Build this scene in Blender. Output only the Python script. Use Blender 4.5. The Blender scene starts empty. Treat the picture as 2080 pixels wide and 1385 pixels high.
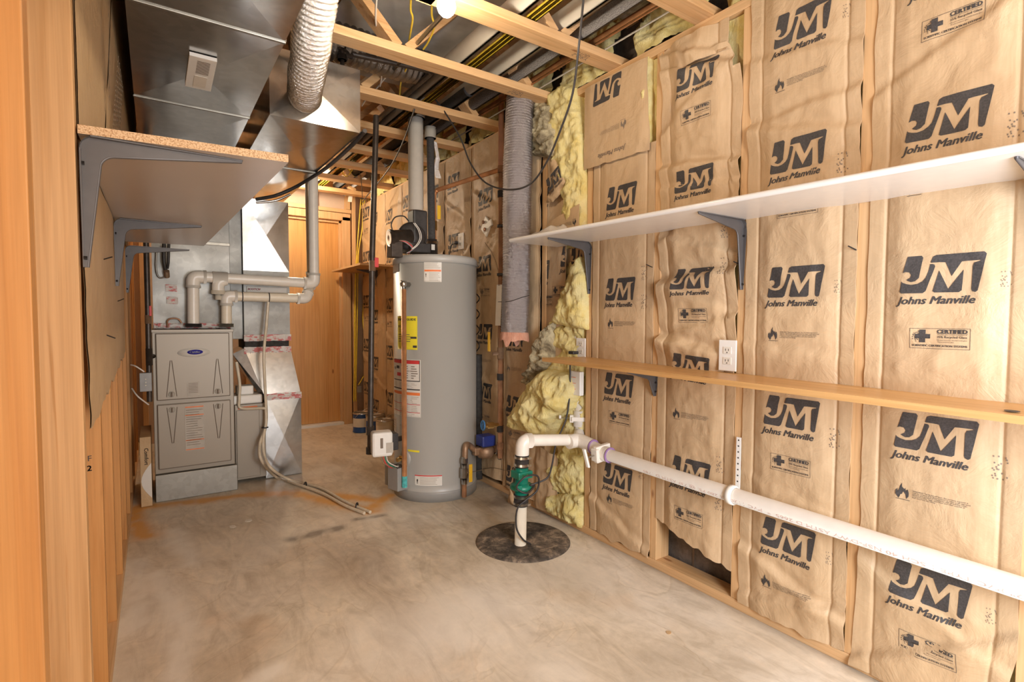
import bpy, bmesh, math, random
from mathutils import Vector, noise, Matrix
from math import sin, cos, pi, radians, sqrt, atan2, exp
random.seed(7)
COL = bpy.context.scene.collection
# ------------------------------------------------------------------ camera geometry (2080 x 1385 frame)
FPX = 1055.0; CX, CY = 1040.0, 692.5
yw, pt, rl = radians(34.5), radians(2.5), radians(.25)
FW = Vector((sin(yw)*cos(pt), cos(yw)*cos(pt), -sin(pt)))
_R = Vector((cos(yw), -sin(yw), 0)); _U = _R.cross(FW)
RT = _R*cos(rl)+_U*sin(rl); UP = _U*cos(rl)-_R*sin(rl)
CAM = Vector((0, 0, 1.12))
def ray(px, py): return RT*((px-CX)/FPX) - UP*((py-CY)/FPX) + FW
def W(px, py, ax, v):
    """point of the place seen at a photo pixel, on the plane X, Y or Z = v"""
    d = ray(px, py); i = 'XYZ'.index(ax)
    return CAM + d*((v-CAM[i])/d[i])
# ------------------------------------------------------------------ materials
MATS = {}
def nodes(name):
    m = bpy.data.materials.new(name); m.use_nodes = True
    nt = m.node_tree; b = nt.nodes['Principled BSDF']; MATS[name] = m
    return m, nt, b
def lk(nt, a, b): nt.links.new(a, b)
def noise_tex(nt, scale, mapscale=(1,1,1), detail=4, coord='Object', dist=0, rough=.5):
    tc = nt.nodes.new('ShaderNodeTexCoord'); mp = nt.nodes.new('ShaderNodeMapping'); n = nt.nodes.new('ShaderNodeTexNoise')
    mp.inputs['Scale'].default_value = mapscale; n.inputs['Scale'].default_value = scale
    n.inputs['Detail'].default_value = detail; n.inputs['Distortion'].default_value = dist; n.inputs['Roughness'].default_value = rough
    lk(nt, tc.outputs[coord], mp.inputs[0]); lk(nt, mp.outputs[0], n.inputs['Vector'])
    return n
def ramp(nt, src, stops):
    r = nt.nodes.new('ShaderNodeValToRGB'); e = r.color_ramp.elements
    while len(e) < len(stops): e.new(.5)
    for el, (p, c) in zip(e, stops): el.position = p; el.color = (*c, 1)
    lk(nt, src, r.inputs[0]); return r
def bump(nt, b, src, strength, dist=.01):
    bp = nt.nodes.new('ShaderNodeBump'); bp.inputs['Strength'].default_value = strength; bp.inputs['Distance'].default_value = dist
    lk(nt, src, bp.inputs['Height']); lk(nt, bp.outputs[0], b.inputs['Normal']); return bp
def plain(name, c, rough=.5, metal=0, var=.08, nscale=30, bmp=0, spec=.5, alpha=1, trans=0):
    m, nt, b = nodes(name)
    n = noise_tex(nt, nscale)
    lo = tuple(x*(1-var) for x in c); hi = tuple(min(1, x*(1+var)) for x in c)
    r = ramp(nt, n.outputs['Fac'], [(.3, lo), (.7, hi)]); lk(nt, r.outputs[0], b.inputs['Base Color'])
    b.inputs['Roughness'].default_value = rough; b.inputs['Metallic'].default_value = metal
    b.inputs['Specular IOR Level'].default_value = spec
    if alpha < 1: b.inputs['Alpha'].default_value = alpha
    if trans: b.inputs['Transmission Weight'].default_value = trans
    if bmp: bump(nt, b, n.outputs['Fac'], bmp, .004)
    return m
def wood(name, axis, c1, c2, c3, fine=60, rough=.55):
    m, nt, b = nodes(name)
    s = [14, 14, 14]; s[axis] = .7
    n1 = noise_tex(nt, 1.6, s, 6, dist=1.2)
    s2 = [fine*2.2]*3; s2[axis] = 2.5
    n2 = noise_tex(nt, 1, s2, 3)
    n3 = noise_tex(nt, 1.3, (1,1,1), 2)
    s4 = [7, 7, 7]; s4[axis] = 2.6
    vo = nt.nodes.new('ShaderNodeTexVoronoi'); tc = nt.nodes.new('ShaderNodeTexCoord'); mp = nt.nodes.new('ShaderNodeMapping')
    mp.inputs['Scale'].default_value = s4; lk(nt, tc.outputs['Object'], mp.inputs[0]); lk(nt, mp.outputs[0], vo.inputs['Vector']); vo.inputs['Scale'].default_value = 1.1
    r = ramp(nt, n1.outputs['Fac'], [(.3, c2), (.5, c1), (.62, c1), (.72, c3)])
    r2 = ramp(nt, n2.outputs['Fac'], [(.3, (.82,.8,.76)), (.6, (1,1,1))])
    mx = nt.nodes.new('ShaderNodeMixRGB'); mx.blend_type = 'MULTIPLY'; mx.inputs[0].default_value = .8
    lk(nt, r.outputs[0], mx.inputs[1]); lk(nt, r2.outputs[0], mx.inputs[2])
    r3 = ramp(nt, vo.outputs['Distance'], [(.045, (.34,.16,.07)), (.085, (1,1,1))])
    mk = nt.nodes.new('ShaderNodeMixRGB'); mk.blend_type = 'MULTIPLY'; mk.inputs[0].default_value = .75
    lk(nt, mx.outputs[0], mk.inputs[1]); lk(nt, r3.outputs[0], mk.inputs[2])
    r4 = ramp(nt, n3.outputs['Fac'], [(.3, (.88,.84,.78)), (.7, (1.0,1.0,1.0))])
    ml = nt.nodes.new('ShaderNodeMixRGB'); ml.blend_type = 'MULTIPLY'; ml.inputs[0].default_value = 1
    lk(nt, mk.outputs[0], ml.inputs[1]); lk(nt, r4.outputs[0], ml.inputs[2])
    lk(nt, ml.outputs[0], b.inputs['Base Color']); b.inputs['Roughness'].default_value = rough
    bump(nt, b, n2.outputs['Fac'], .15, .002)
    return m
PINE = [(.74,.47,.24), (.66,.38,.17), (.60,.31,.12)]
for ax, nm in enumerate('XYZ'): wood('pine'+nm, ax, *PINE)
wood('postZ', 2, (.58,.28,.085), (.52,.23,.06), (.44,.18,.04), 70)
wood('postB', 2, (.68,.40,.18), (.60,.33,.13), (.54,.27,.09), 70)
wood('oakY', 1, (.66,.38,.15), (.52,.27,.09), (.74,.46,.2), 50, .4)
wood('doorZ', 2, (.72,.38,.13), (.64,.31,.09), (.68,.35,.11), 60, .35)
wood('plywood', 1, (.74,.50,.30), (.66,.43,.24), (.6,.38,.2), 30)
def galv(name, c=(.62,.61,.58), rough=.3):
    m, nt, b = nodes(name)
    v = nt.nodes.new('ShaderNodeTexVoronoi'); v.inputs['Scale'].default_value = 38
    tc = nt.nodes.new('ShaderNodeTexCoord'); lk(nt, tc.outputs['Object'], v.inputs['Vector'])
    n = noise_tex(nt, 3.2, detail=3)
    r = ramp(nt, v.outputs['Color'], [(.2, tuple(x*.93 for x in c)), (.8, tuple(x*1.05 for x in c))])
    lk(nt, r.outputs[0], b.inputs['Base Color'])
    r2 = ramp(nt, n.outputs['Fac'], [(.3, (rough*.75,)*3), (.7, (rough*1.35,)*3)]); lk(nt, r2.outputs[0], b.inputs['Roughness'])
    b.inputs['Metallic'].default_value = .92
    bump(nt, b, n.outputs['Fac'], .1, .015)
    return m
galv('galv', (.47,.46,.44), .17); galv('galv_dull', (.33,.31,.27), .42); galv('galv_plenum', (.40,.39,.36), .5)
MATS['galv_plenum'].node_tree.nodes['Principled BSDF'].inputs['Metallic'].default_value = .45
plain('steel', (.62,.6,.57), .28, 1)
def foilmat(name, c, rough, bs, sc):
    m, nt, b = nodes(name); n = noise_tex(nt, sc, detail=6, rough=.7)
    b.inputs['Base Color'].default_value = (*c, 1); b.inputs['Metallic'].default_value = .95; b.inputs['Roughness'].default_value = rough
    bump(nt, b, n.outputs['Fac'], bs, .02)
foilmat('foil', (.90,.87,.83), .14, .6, 45)
def tapemat():
    m, nt, b = nodes('foil_tape'); n = noise_tex(nt, 60, detail=5, rough=.7); n2 = noise_tex(nt, 26, (1,1,2.2), detail=3)
    r = ramp(nt, n2.outputs['Fac'], [(.50, (.8,.76,.72)), (.58, (.72,.25,.25))]); lk(nt, r.outputs[0], b.inputs['Base Color'])
    b.inputs['Metallic'].default_value = .8; b.inputs['Roughness'].default_value = .3; bump(nt, b, n.outputs['Fac'], .6, .015)
tapemat()
foilmat('silver_wrap', (.44,.41,.41), .3, .75, 42)
foilmat('dark_wrap', (.26,.23,.2), .35, .5, 36)
def papermat(name, c1, c2):
    m, nt, b = nodes(name)
    n = noise_tex(nt, 3.0, detail=5, rough=.6); n2 = noise_tex(nt, 1, (160, 160, 14), 3); n3 = noise_tex(nt, 9, (1,1,1), 8, rough=.62, dist=.7)
    r = ramp(nt, n.outputs['Fac'], [(.3, c2), (.65, c1)])
    r2 = ramp(nt, n2.outputs['Fac'], [(.3, (.9,.89,.87)), (.7, (1.0,1.0,1.0))])
    mx = nt.nodes.new('ShaderNodeMixRGB'); mx.blend_type = 'MULTIPLY'; mx.inputs[0].default_value = .8
    lk(nt, r.outputs[0], mx.inputs[1]); lk(nt, r2.outputs[0], mx.inputs[2]); lk(nt, mx.outputs[0], b.inputs['Base Color'])
    b.inputs['Roughness'].default_value = .5; b.inputs['Specular IOR Level'].default_value = .35
    vo = nt.nodes.new('ShaderNodeTexVoronoi'); vo.feature = 'SMOOTH_F1'; vo.inputs['Scale'].default_value = 9; vo.inputs['Smoothness'].default_value = .12
    mv = nt.nodes.new('ShaderNodeMixRGB'); mv.inputs[0].default_value = .12; tc = nt.nodes.new('ShaderNodeTexCoord'); lk(nt, tc.outputs['Object'], mv.inputs[1]); lk(nt, n3.outputs['Color'], mv.inputs[2]); lk(nt, mv.outputs[0], vo.inputs['Vector'])
    ad = nt.nodes.new('ShaderNodeMath'); ad.operation = 'MULTIPLY_ADD'; lk(nt, vo.outputs['Distance'], ad.inputs[0]); lk(nt, n.outputs['Fac'], ad.inputs[1]); lk(nt, n3.outputs['Fac'], ad.inputs[2])
    bump(nt, b, ad.outputs[0], .34, .02)
papermat('kraft', (.60,.42,.25), (.54,.365,.205))
papermat('cardboard', (.62,.43,.24), (.54,.35,.18))
plain('ink', (.055,.048,.045), .6, var=.35, nscale=220)
plain('ink_faint', (.3,.22,.15), .6)
plain('ink_soft', (.2,.15,.11), .6)
def fiber(name, c1, c2, c3):
    m, nt, b = nodes(name)
    n = noise_tex(nt, 11, detail=8, rough=.7, dist=.5); n2 = noise_tex(nt, 90, (1,1,.4), detail=5, rough=.8)
    r = ramp(nt, n.outputs['Fac'], [(.22, c3), (.4, c2), (.58, c1)]); lk(nt, r.outputs[0], b.inputs['Base Color'])
    b.inputs['Roughness'].default_value = .95; b.inputs['Specular IOR Level'].default_value = .1
    b.inputs['Subsurface Weight'].default_value = .0
    mx = nt.nodes.new('ShaderNodeMath'); mx.operation = 'ADD'; lk(nt, n.outputs['Fac'], mx.inputs[0]); lk(nt, n2.outputs['Fac'], mx.inputs[1])
    bump(nt, b, mx.outputs[0], .7, .02)
fiber('fiber_yellow', (.95,.81,.40), (.90,.72,.27), (.78,.54,.13))
fiber('fiber_dirty', (.62,.53,.34), (.24,.19,.12), (.07,.055,.035))
fiber('fiber_pink', (.75,.4,.28), (.65,.3,.2), (.5,.22,.14))
plain('pvc', (.84,.78,.69), .3, var=.03)
plain('pvc_warm', (.84,.75,.6), .35, var=.04)
plain('pvc_purple', (.34,.2,.42), .5)
plain('white_plastic', (.84,.81,.75), .35, var=.02)
plain('offwhite', (.78,.72,.62), .5, var=.04)
plain('black_rubber', (.035,.03,.028), .5, var=.3)
plain('black_pipe', (.06,.045,.035), .38, .3, var=.3)
plain('grey_foam', (.09,.085,.085), .85, var=.2, nscale=90, bmp=.3)
plain('grey_insul', (.33,.31,.31), .9, var=.22, nscale=160, bmp=.5)
plain('copper', (.66,.31,.14), .36, .55, var=.25, nscale=14)
plain('copper_bright', (.85,.44,.29), .32, .5, var=.12, nscale=14)
plain('copper_brown', (.42,.21,.11), .42, .4, var=.35, nscale=14)
plain('patina', (.1,.5,.5), .7, var=.3, nscale=60)
plain('brass', (.68,.44,.16), .3, .9, var=.15)
plain('bronze', (.42,.27,.17), .5, .6, var=.2)
plain('tank', (.46,.445,.41), .36, var=.015, nscale=2, spec=.5)
plain('tank_dark', (.33,.32,.3), .42, var=.03)
plain('furnace_paint', (.33,.28,.22), .42, .25, var=.02, nscale=3)
plain('furnace_groove', (.16,.12,.09), .6)
plain('bracket', (.11,.10,.097), .42, .3, var=.06)
plain('melamine', (.82,.79,.75), .3, var=.02)
plain('melamine_tan', (.50,.41,.335), .28, var=.03, nscale=4)
def particle():
    m, nt, b = nodes('particle'); n = noise_tex(nt, 320, detail=3)
    r = ramp(nt, n.outputs['Fac'], [(.35, (.42,.22,.1)), (.5, (.7,.46,.25)), (.7, (.8,.58,.36))]); lk(nt, r.outputs[0], b.inputs['Base Color']); b.inputs['Roughness'].default_value = .8
particle()
plain('yellow_wire', (.85,.62,.06), .4, var=.1)
plain('yellow_label', (.92,.78,.05), .45, var=.03)
plain('yellow_handle', (.93,.55,.03), .4)
plain('white_wire', (.8,.74,.66), .45)
plain('red', (.62,.05,.05), .45); plain('orange', (.85,.22,.06), .5); plain('green', (.01,.19,.12), .35)
plain('green_text', (.5,.7,.1), .4)
plain('blue', (.03,.05,.26), .35); plain('blue_valve', (.06,.22,.5), .35); plain('logo_blue', (.03,.03,.32), .3)
plain('label_white', (.74,.70,.63), .45, var=.02)
plain('label_grey', (.48,.43,.36), .5)
plain('drywall', (.62,.47,.35), .8, var=.03)
plain('duct_black', (.035,.03,.025), .75, var=.4, nscale=40, bmp=.4)
plain('poly_film', (.52,.5,.47), .3, var=.3, nscale=5, bmp=.5)
plain('clear_film', (.85,.8,.74), .2, alpha=.45, bmp=.5, nscale=25)
plain('hose_clear', (.70,.60,.45), .25, var=.08)
plain('paint_blue', (.02,.08,.28), .35); plain('paint_label', (.75,.68,.55), .5)
plain('dirt', (.2,.13,.08), .9)
plain('twine', (.25,.17,.1), .8)
def concrete_block():
    m, nt, b = nodes('block'); n = noise_tex(nt, 14, detail=8, rough=.7)
    r = ramp(nt, n.outputs['Fac'], [(.3, (.10,.075,.055)), (.55, (.2,.155,.12)), (.75, (.3,.24,.19))]); lk(nt, r.outputs[0], b.inputs['Base Color'])
    b.inputs['Roughness'].default_value = .9; bump(nt, b, n.outputs['Fac'], .6, .02)
concrete_block()
def sumpmat():
    m, nt, b = nodes('sump'); n = noise_tex(nt, 16, detail=9, rough=.75, dist=.4); n2 = noise_tex(nt, 5, detail=5, rough=.6)
    r = ramp(nt, n.outputs['Fac'], [(.38, (.035,.03,.025)), (.52, (.13,.105,.085)), (.66, (.36,.29,.22))])
    r2 = ramp(nt, n2.outputs['Fac'], [(.4, (.6,.58,.55)), (.62, (1.5,1.4,1.25))])
    mx = nt.nodes.new('ShaderNodeMixRGB'); mx.blend_type = 'MULTIPLY'; mx.inputs[0].default_value = 1
    lk(nt, r.outputs[0], mx.inputs[1]); lk(nt, r2.outputs[0], mx.inputs[2]); lk(nt, mx.outputs[0], b.inputs['Base Color'])
    b.inputs['Roughness'].default_value = .85; bump(nt, b, n.outputs['Fac'], .5, .01)
sumpmat()
def floormat():
    m, nt, b = nodes('concrete_floor')
    at = nt.nodes.new('ShaderNodeAttribute'); at.attribute_name = 'stain'
    sp = nt.nodes.new('ShaderNodeSeparateColor'); lk(nt, at.outputs['Color'], sp.inputs[0])
    n = noise_tex(nt, 1.7, (1, 1, 1), 9, rough=.6, dist=.8); n2 = noise_tex(nt, 26, detail=8, rough=.7)
    n3 = noise_tex(nt, 5, (2.2, .7, 1), 7, rough=.65, dist=1.5)
    base = ramp(nt, n.outputs['Fac'], [(.32, (.60,.50,.37)), (.5, (.74,.64,.50)), (.66, (.82,.73,.60))])
    f = ramp(nt, n2.outputs['Fac'], [(.3, (.88,.87,.86)), (.65, (1,1,1))])
    f3 = ramp(nt, n3.outputs['Fac'], [(.34, (.82,.79,.75)), (.52, (1,1,1)), (.7, (1.12,1.1,1.08))])
    def mul(a, c, k=1):
        x = nt.nodes.new('ShaderNodeMixRGB'); x.blend_type = 'MULTIPLY'; x.inputs[0].default_value = k; lk(nt, a, x.inputs[1]); lk(nt, c, x.inputs[2]); return x.outputs[0]
    def mixc(fac, a, col):
        x = nt.nodes.new('ShaderNodeMixRGB'); lk(nt, fac, x.inputs[0]); lk(nt, a, x.inputs[1]); x.inputs[2].default_value = (*col, 1); return x.outputs[0]
    c = mul(mul(base.outputs[0], f.outputs[0]), f3.outputs[0])
    n4 = noise_tex(nt, 1.15, (1,1,1), 4, dist=1.8); f4 = ramp(nt, n4.outputs['Fac'], [(.485,(1,1,1)),(.497,(.82,.77,.7)),(.503,(1.08,1.07,1.05)),(.53,(1,1,1))]); c = mul(c, f4.outputs[0], .55)
    c = mixc(sp.outputs[2], c, (.90,.84,.74)); c = mixc(sp.outputs[0], c, (.74,.36,.08)); c = mixc(sp.outputs[1], c, (.12,.085,.06))
    lk(nt, c, b.inputs['Base Color'])
    rr = ramp(nt, n.outputs['Fac'], [(.3, (.38,)*3), (.7, (.6,)*3)]); lk(nt, rr.outputs[0], b.inputs['Roughness'])
    bump(nt, b, n2.outputs['Fac'], .12, .006)
floormat()
def emis(name, c, s):
    m, nt, b = nodes(name); b.inputs['Emission Color'].default_value = (*c, 1); b.inputs['Emission Strength'].default_value = s; b.inputs['Base Color'].default_value = (*c, 1)
emis('bulb_glow', (1, .86, .66), 250); emis('bulb_glow_far', (1, .84, .62), 560)
# ------------------------------------------------------------------ mesh builder
def frame_of(d):
    d = d.normalized(); a = Vector((0,0,1)) if abs(d.z) < .9 else Vector((1,0,0))
    u = d.cross(a).normalized(); return u, d.cross(u).normalized()
def smooth_path(pts, k=6):
    P = [Vector(p) for p in pts]
    if len(P) < 3: return P
    Q = [P[0]*2-P[1]] + P + [P[-1]*2-P[-2]]; out = []
    for i in range(1, len(Q)-2):
        a, b, c, d = Q[i-1:i+3]
        for j in range(k):
            t = j/k; out.append(.5*((2*b)+(c-a)*t+(2*a-5*b+4*c-d)*t*t+(-a+3*b-3*c+d)*t**3))
    out.append(P[-1]); return out
def arc_path(pts, r, k=6):
    """polyline with rounded corners of radius r"""
    P = [Vector(p) for p in pts]; out = [P[0]]
    for i in range(1, len(P)-1):
        a, b, c = P[i-1], P[i], P[i+1]; d1 = (a-b); d2 = (c-b)
        t = min(r, d1.length*.49, d2.length*.49); p0 = b+d1.normalized()*t; p1 = b+d2.normalized()*t
        for j in range(k+1):
            s = j/k; out.append(p0*(1-s)**2 + b*2*s*(1-s) + p1*s*s)
    out.append(P[-1]); return out
class MB:
    def __init__(s): s.v = []; s.f = []; s.m = []; s.mi = 0; s.sm = []
    def add(s, vs, fs, smooth=False):
        o = len(s.v); s.v += [Vector(v) for v in vs]
        for f in fs: s.f.append([i+o for i in f]); s.m.append(s.mi); s.sm.append(smooth)
        return s
    def mat(s, i): s.mi = i; return s
    def box(s, lo, hi, bev=0):
        x0,y0,z0 = [min(a,b) for a,b in zip(lo,hi)]; x1,y1,z1 = [max(a,b) for a,b in zip(lo,hi)]
        vs = [(x0,y0,z0),(x1,y0,z0),(x1,y1,z0),(x0,y1,z0),(x0,y0,z1),(x1,y0,z1),(x1,y1,z1),(x0,y1,z1)]
        fs = [(0,3,2,1),(4,5,6,7),(0,1,5,4),(1,2,6,5),(2,3,7,6),(3,0,4,7)]
        if bev:
            bm = bmesh.new(); bv = [bm.verts.new(v) for v in vs]
            for f in fs: bm.faces.new([bv[i] for i in f])
            bmesh.ops.bevel(bm, geom=bm.edges[:], offset=bev, segments=2, affect='EDGES', profile=.5)
            bm.verts.index_update(); s.add([v.co.copy() for v in bm.verts], [[v.index for v in f.verts] for f in bm.faces]); bm.free()
        else: s.add(vs, fs)
        return s
    def obox(s, c, ax, ay, az, bev=0):
        """oriented box: centre and three half-axis vectors"""
        c, ax, ay, az = map(Vector, (c, ax, ay, az)); t = MB(); t.box((-1,-1,-1), (1,1,1))
        if bev:
            l = (ax.length, ay.length, az.length); t = MB(); t.box([-q for q in l], l, bev); ax, ay, az = ax.normalized(), ay.normalized(), az.normalized()
        s.add([c+ax*v.x+ay*v.y+az*v.z for v in t.v], t.f); return s
    def tube(s, pts, r, n=14, cap=True, rf=None, smooth=True):
        P = [Vector(p) for p in pts]; vs = []; fs = []; u = None
        for i, p in enumerate(P):
            d = (P[min(i+1, len(P)-1)]-P[max(i-1, 0)]);
            if d.length < 1e-9: d = Vector((0,0,1))
            d.normalize()
            if u is None: u, w = frame_of(d)
            else:
                u = (u-d*u.dot(d)).normalized(); w = d.cross(u)
            rr = rf(i/(len(P)-1), i) if rf else r
            for k in range(n):
                a = 2*pi*k/n; vs.append(p+u*cos(a)*rr+w*sin(a)*rr)
        for i in range(len(P)-1):
            for k in range(n): fs.append((i*n+k, i*n+(k+1)%n, (i+1)*n+(k+1)%n, (i+1)*n+k))
        s.add(vs, fs, smooth)
        if cap: s.add(vs[:n], [tuple(range(n))[::-1]]); s.add(vs[-n:], [tuple(range(n))])
        return s
    def lathe(s, c, prof, n=32, axis=(0,0,1), smooth=True):
        """prof: list of (radius, height) along axis from c"""
        c = Vector(c); d = Vector(axis).normalized(); u, w = frame_of(d); vs = []; fs = []
        for r, h in prof:
            for k in range(n):
                a = 2*pi*k/n; vs.append(c+d*h+(u*cos(a)+w*sin(a))*max(r, 1e-5))
        for i in range(len(prof)-1):
            for k in range(n): fs.append((i*n+k, i*n+(k+1)%n, (i+1)*n+(k+1)%n, (i+1)*n+k))
        s.add(vs, fs, smooth); return s
    def cyl(s, a, b, r, n=20):
        a, b = Vector(a), Vector(b); L = (b-a).length
        return s.lathe(a, [(0,0),(r,0),(r,0),(r,L),(r,L),(0,L)], n, b-a)
    def sph(s, c, r, n=16, sc=(1,1,1)):
        vs = []; fs = []
        for i in range(n//2+1):
            t = pi*i/(n//2)
            for k in range(n): a = 2*pi*k/n; vs.append((c[0]+r*sc[0]*sin(t)*cos(a), c[1]+r*sc[1]*sin(t)*sin(a), c[2]+r*sc[2]*cos(t)))
        for i in range(n//2):
            for k in range(n): fs.append((i*n+k, (i+1)*n+k, (i+1)*n+(k+1)%n, i*n+(k+1)%n))
        return s.add(vs, fs, True)
    def prism(s, poly, n, smooth=False):
        """closed 3D polygon extruded by vector n"""
        P = [Vector(p) for p in poly]; k = len(P); n = Vector(n)
        s.add(P+[p+n for p in P], [tuple(range(k))[::-1], tuple(range(k, 2*k))]+[(i, (i+1)%k, k+(i+1)%k, k+i) for i in range(k)]); return s
ORG = {}
def props(o, label=None, cat=None, group=None, kind=None):
    if label: o['label'] = label
    if cat: o['category'] = cat
    if group: o['group'] = group
    if kind: o['kind'] = kind
    return o
def ob(name, mb, mats, parent=None, label=None, cat=None, group=None, kind=None, bevel=0):
    if isinstance(mats, str): mats = [mats]
    if parent is None:
        xs = [v.x for v in mb.v]; ys = [v.y for v in mb.v]; zs = [v.z for v in mb.v]
        org = Vector(((min(xs)+max(xs))/2, (min(ys)+max(ys))/2, min(zs)))
    else: org = ORG[parent.name]
    me = bpy.data.meshes.new(name); me.from_pydata([tuple(v-org) for v in mb.v], [], mb.f)
    for m in mats: me.materials.append(MATS[m])
    me.polygons.foreach_set('material_index', mb.m); me.polygons.foreach_set('use_smooth', mb.sm)
    bm = bmesh.new(); bm.from_mesh(me); bmesh.ops.recalc_face_normals(bm, faces=bm.faces[:]) if not getattr(mb, 'keep', False) else None; bm.to_mesh(me); bm.free()
    me.update()
    o = bpy.data.objects.new(name, me); COL.objects.link(o)
    if parent is None: o.location = org
    else: o.parent = parent
    ORG[o.name] = org
    return props(o, label, cat, group, kind)
def thing(name, label, cat, loc, group=None, kind=None):
    o = bpy.data.objects.new(name, None); o.empty_display_size = .05; COL.objects.link(o); o.location = loc; ORG[o.name] = Vector(loc)
    return props(o, label, cat, group, kind)
# ------------------------------------------------------------------ prints (2D meshes)
def text2d(txt, size=1.0, shear=0, bold=0, align='CENTER', space=1.0):
    cu = bpy.data.curves.new('t', 'FONT'); cu.body = txt; cu.size = size; cu.shear = shear; cu.offset = 0; cu.align_x = align; cu.align_y = 'CENTER'
    cu.resolution_u = 2; cu.space_line = .9; cu.space_character = space
    o = bpy.data.objects.new('t', cu); COL.objects.link(o); dg = bpy.context.evaluated_depsgraph_get()
    me = o.evaluated_get(dg).to_mesh(); vs = [(v.co.x, v.co.y) for v in me.vertices]; fs = [tuple(p.vertices) for p in me.polygons]
    o.evaluated_get(dg).to_mesh_clear(); bpy.data.objects.remove(o); bpy.data.curves.remove(cu)
    if bold:
        V, F = list(vs), list(fs)
        for dx, dy in ((bold*2, 0), (-bold*2, 0), (0, bold), (0, -bold)): k = len(V); V += [(x+dx*size, y+dy*size) for x, y in vs]; F += [tuple(i+k for i in f) for f in fs]
        vs, fs = V, F
    return vs, fs
def fit(t, w, cx=0, cy=0, h=None):
    vs, fs = t; xs = [v[0] for v in vs]; ys = [v[1] for v in vs]; s = w/(max(xs)-min(xs)); sy = s if h is None else h/(max(ys)-min(ys))
    mx = (min(xs)+max(xs))/2; my = (min(ys)+max(ys))/2
    return [((x-mx)*s+cx, (y-my)*sy+cy) for x, y in vs], fs
def poly2d(pts, res=.05):
    bm = bmesh.new(); bm.faces.new([bm.verts.new((a, b, 0)) for a, b in pts]); bmesh.ops.triangulate(bm, faces=bm.faces[:])
    if res:
        for ax in (0, 1):
            lo = min(p[ax] for p in pts); hi = max(p[ax] for p in pts); c = math.ceil(lo/res)*res
            while c < hi:
                co = [0,0,0]; no = [0,0,0]; co[ax] = c; no[ax] = 1
                bmesh.ops.bisect_plane(bm, geom=bm.verts[:]+bm.edges[:]+bm.faces[:], plane_co=co, plane_no=no); c += res
    bm.verts.index_update(); r = ([(v.co.x, v.co.y) for v in bm.verts], [tuple(v.index for v in f.verts) for f in bm.faces]); bm.free(); return r
def rect2d(x0, y0, x1, y1, res=.1): return poly2d([(x0,y0),(x1,y0),(x1,y1),(x0,y1)], res)
def merge(*ts):
    V = []; F = []
    for vs, fs in ts:
        o = len(V); V += vs; F += [tuple(i+o for i in f) for f in fs]
    return V, F
def off(t, dx, dy, s=1): return [(x*s+dx, y*s+dy) for x, y in t[0]], t[1]
LG = [[(-0.401,0.281),(-0.234,0.281),(-0.214,0.25),(-0.25,0.026),(-0.26,-0.047),(-0.307,-0.094),(-0.359,-0.104),(-0.401,-0.083),(-0.417,-0.068),(-0.37,-0.036),(-0.359,0.005),(-0.38,0.042),(-0.427,0.052),(-0.464,0.036),(-0.411,0.26)],
[(-0.479,-0.089),(-0.5,-0.245),(-0.479,-0.271),(-0.208,-0.276),(-0.172,-0.245),(-0.068,0.109),(-0.073,0.135),(-0.094,0.146),(-0.125,0.146),(-0.151,0.031),(-0.177,-0.052),(-0.214,-0.099),(-0.276,-0.135),(-0.354,-0.146),(-0.417,-0.13),(-0.464,-0.109)],
[(-0.12,0.177),(-0.099,0.255),(-0.057,0.276),(0.474,0.276),(0.5,0.245),(0.49,0.177),(0.422,-0.26),(0.396,-0.281),(0.359,-0.266),(0.349,-0.234),(0.354,0.089),(0.37,0.13),(0.438,0.151),(0.438,0.161),(0.292,0.161),(0.234,0.156),(0.125,-0.042),(0.052,0.161),(-0.016,0.167),(-0.115,0.167)],
[(-0.021,0.047),(0.089,-0.224),(0.255,0.042),(0.245,-0.25),(0.214,-0.276),(-0.063,-0.271),(-0.089,-0.25),(-0.078,-0.198)]]
T_LOGO = merge(*[poly2d(p, .06) for p in LG], fit(text2d('Johns Manville', 1, .32, .018), .95, -.07, -.40))
def frame2d(x0, y0, x1, y1, t): return merge(rect2d(x0,y0,x1,y0+t), rect2d(x0,y1-t,x1,y1), rect2d(x0,y0,x0+t,y1), rect2d(x1-t,y0,x1,y1))
_globe = []
for k in range(46):
    a = pi*.5+pi*random.random(); r = .095*sqrt(random.random()); x = -.235+r*cos(a); y = .03+r*sin(a)
    _globe.append(rect2d(x-.006, y-.004, x+.006, y+.003, 0))
T_CERT = merge(frame2d(-.36, -.15, .36, .15, .005), rect2d(-.24, -.06, -.165, .13), rect2d(-.295, .0, -.105, .065), *_globe,
    fit(text2d('CERTIFIED', 1, 0, .03), .36, .15, .105), rect2d(-.03, .075, .33, .079),
    fit(text2d('This fiber glass contains a minimum of', 1), .35, .15, .058), fit(text2d('25% Recycled Glass', 1, 0, .01), .35, .15, .02),
    fit(text2d('18% post-consumer recycled bottle glass', 1), .35, .15, -.022), fit(text2d('7% pre-consumer glass', 1), .2, .08, -.05),
    fit(text2d('SCIENTIFIC CERTIFICATION SYSTEMS', 1, 0, .02), .66, .0, -.105))
_fl = [(-.04,-.07),(-.07,-.03),(-.068,.01),(-.05,.03),(-.05,0),(-.035,.03),(-.03,.06),(-.01,.10),(-.012,.06),(.01,.035),(.02,.05),(.022,.02),(.04,.04),(.05,.0),(.048,-.035),(.03,-.065),(.02,-.02),(.0,.01),(-.01,-.02),(-.025,-.03),(-.03,-.05)]
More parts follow.
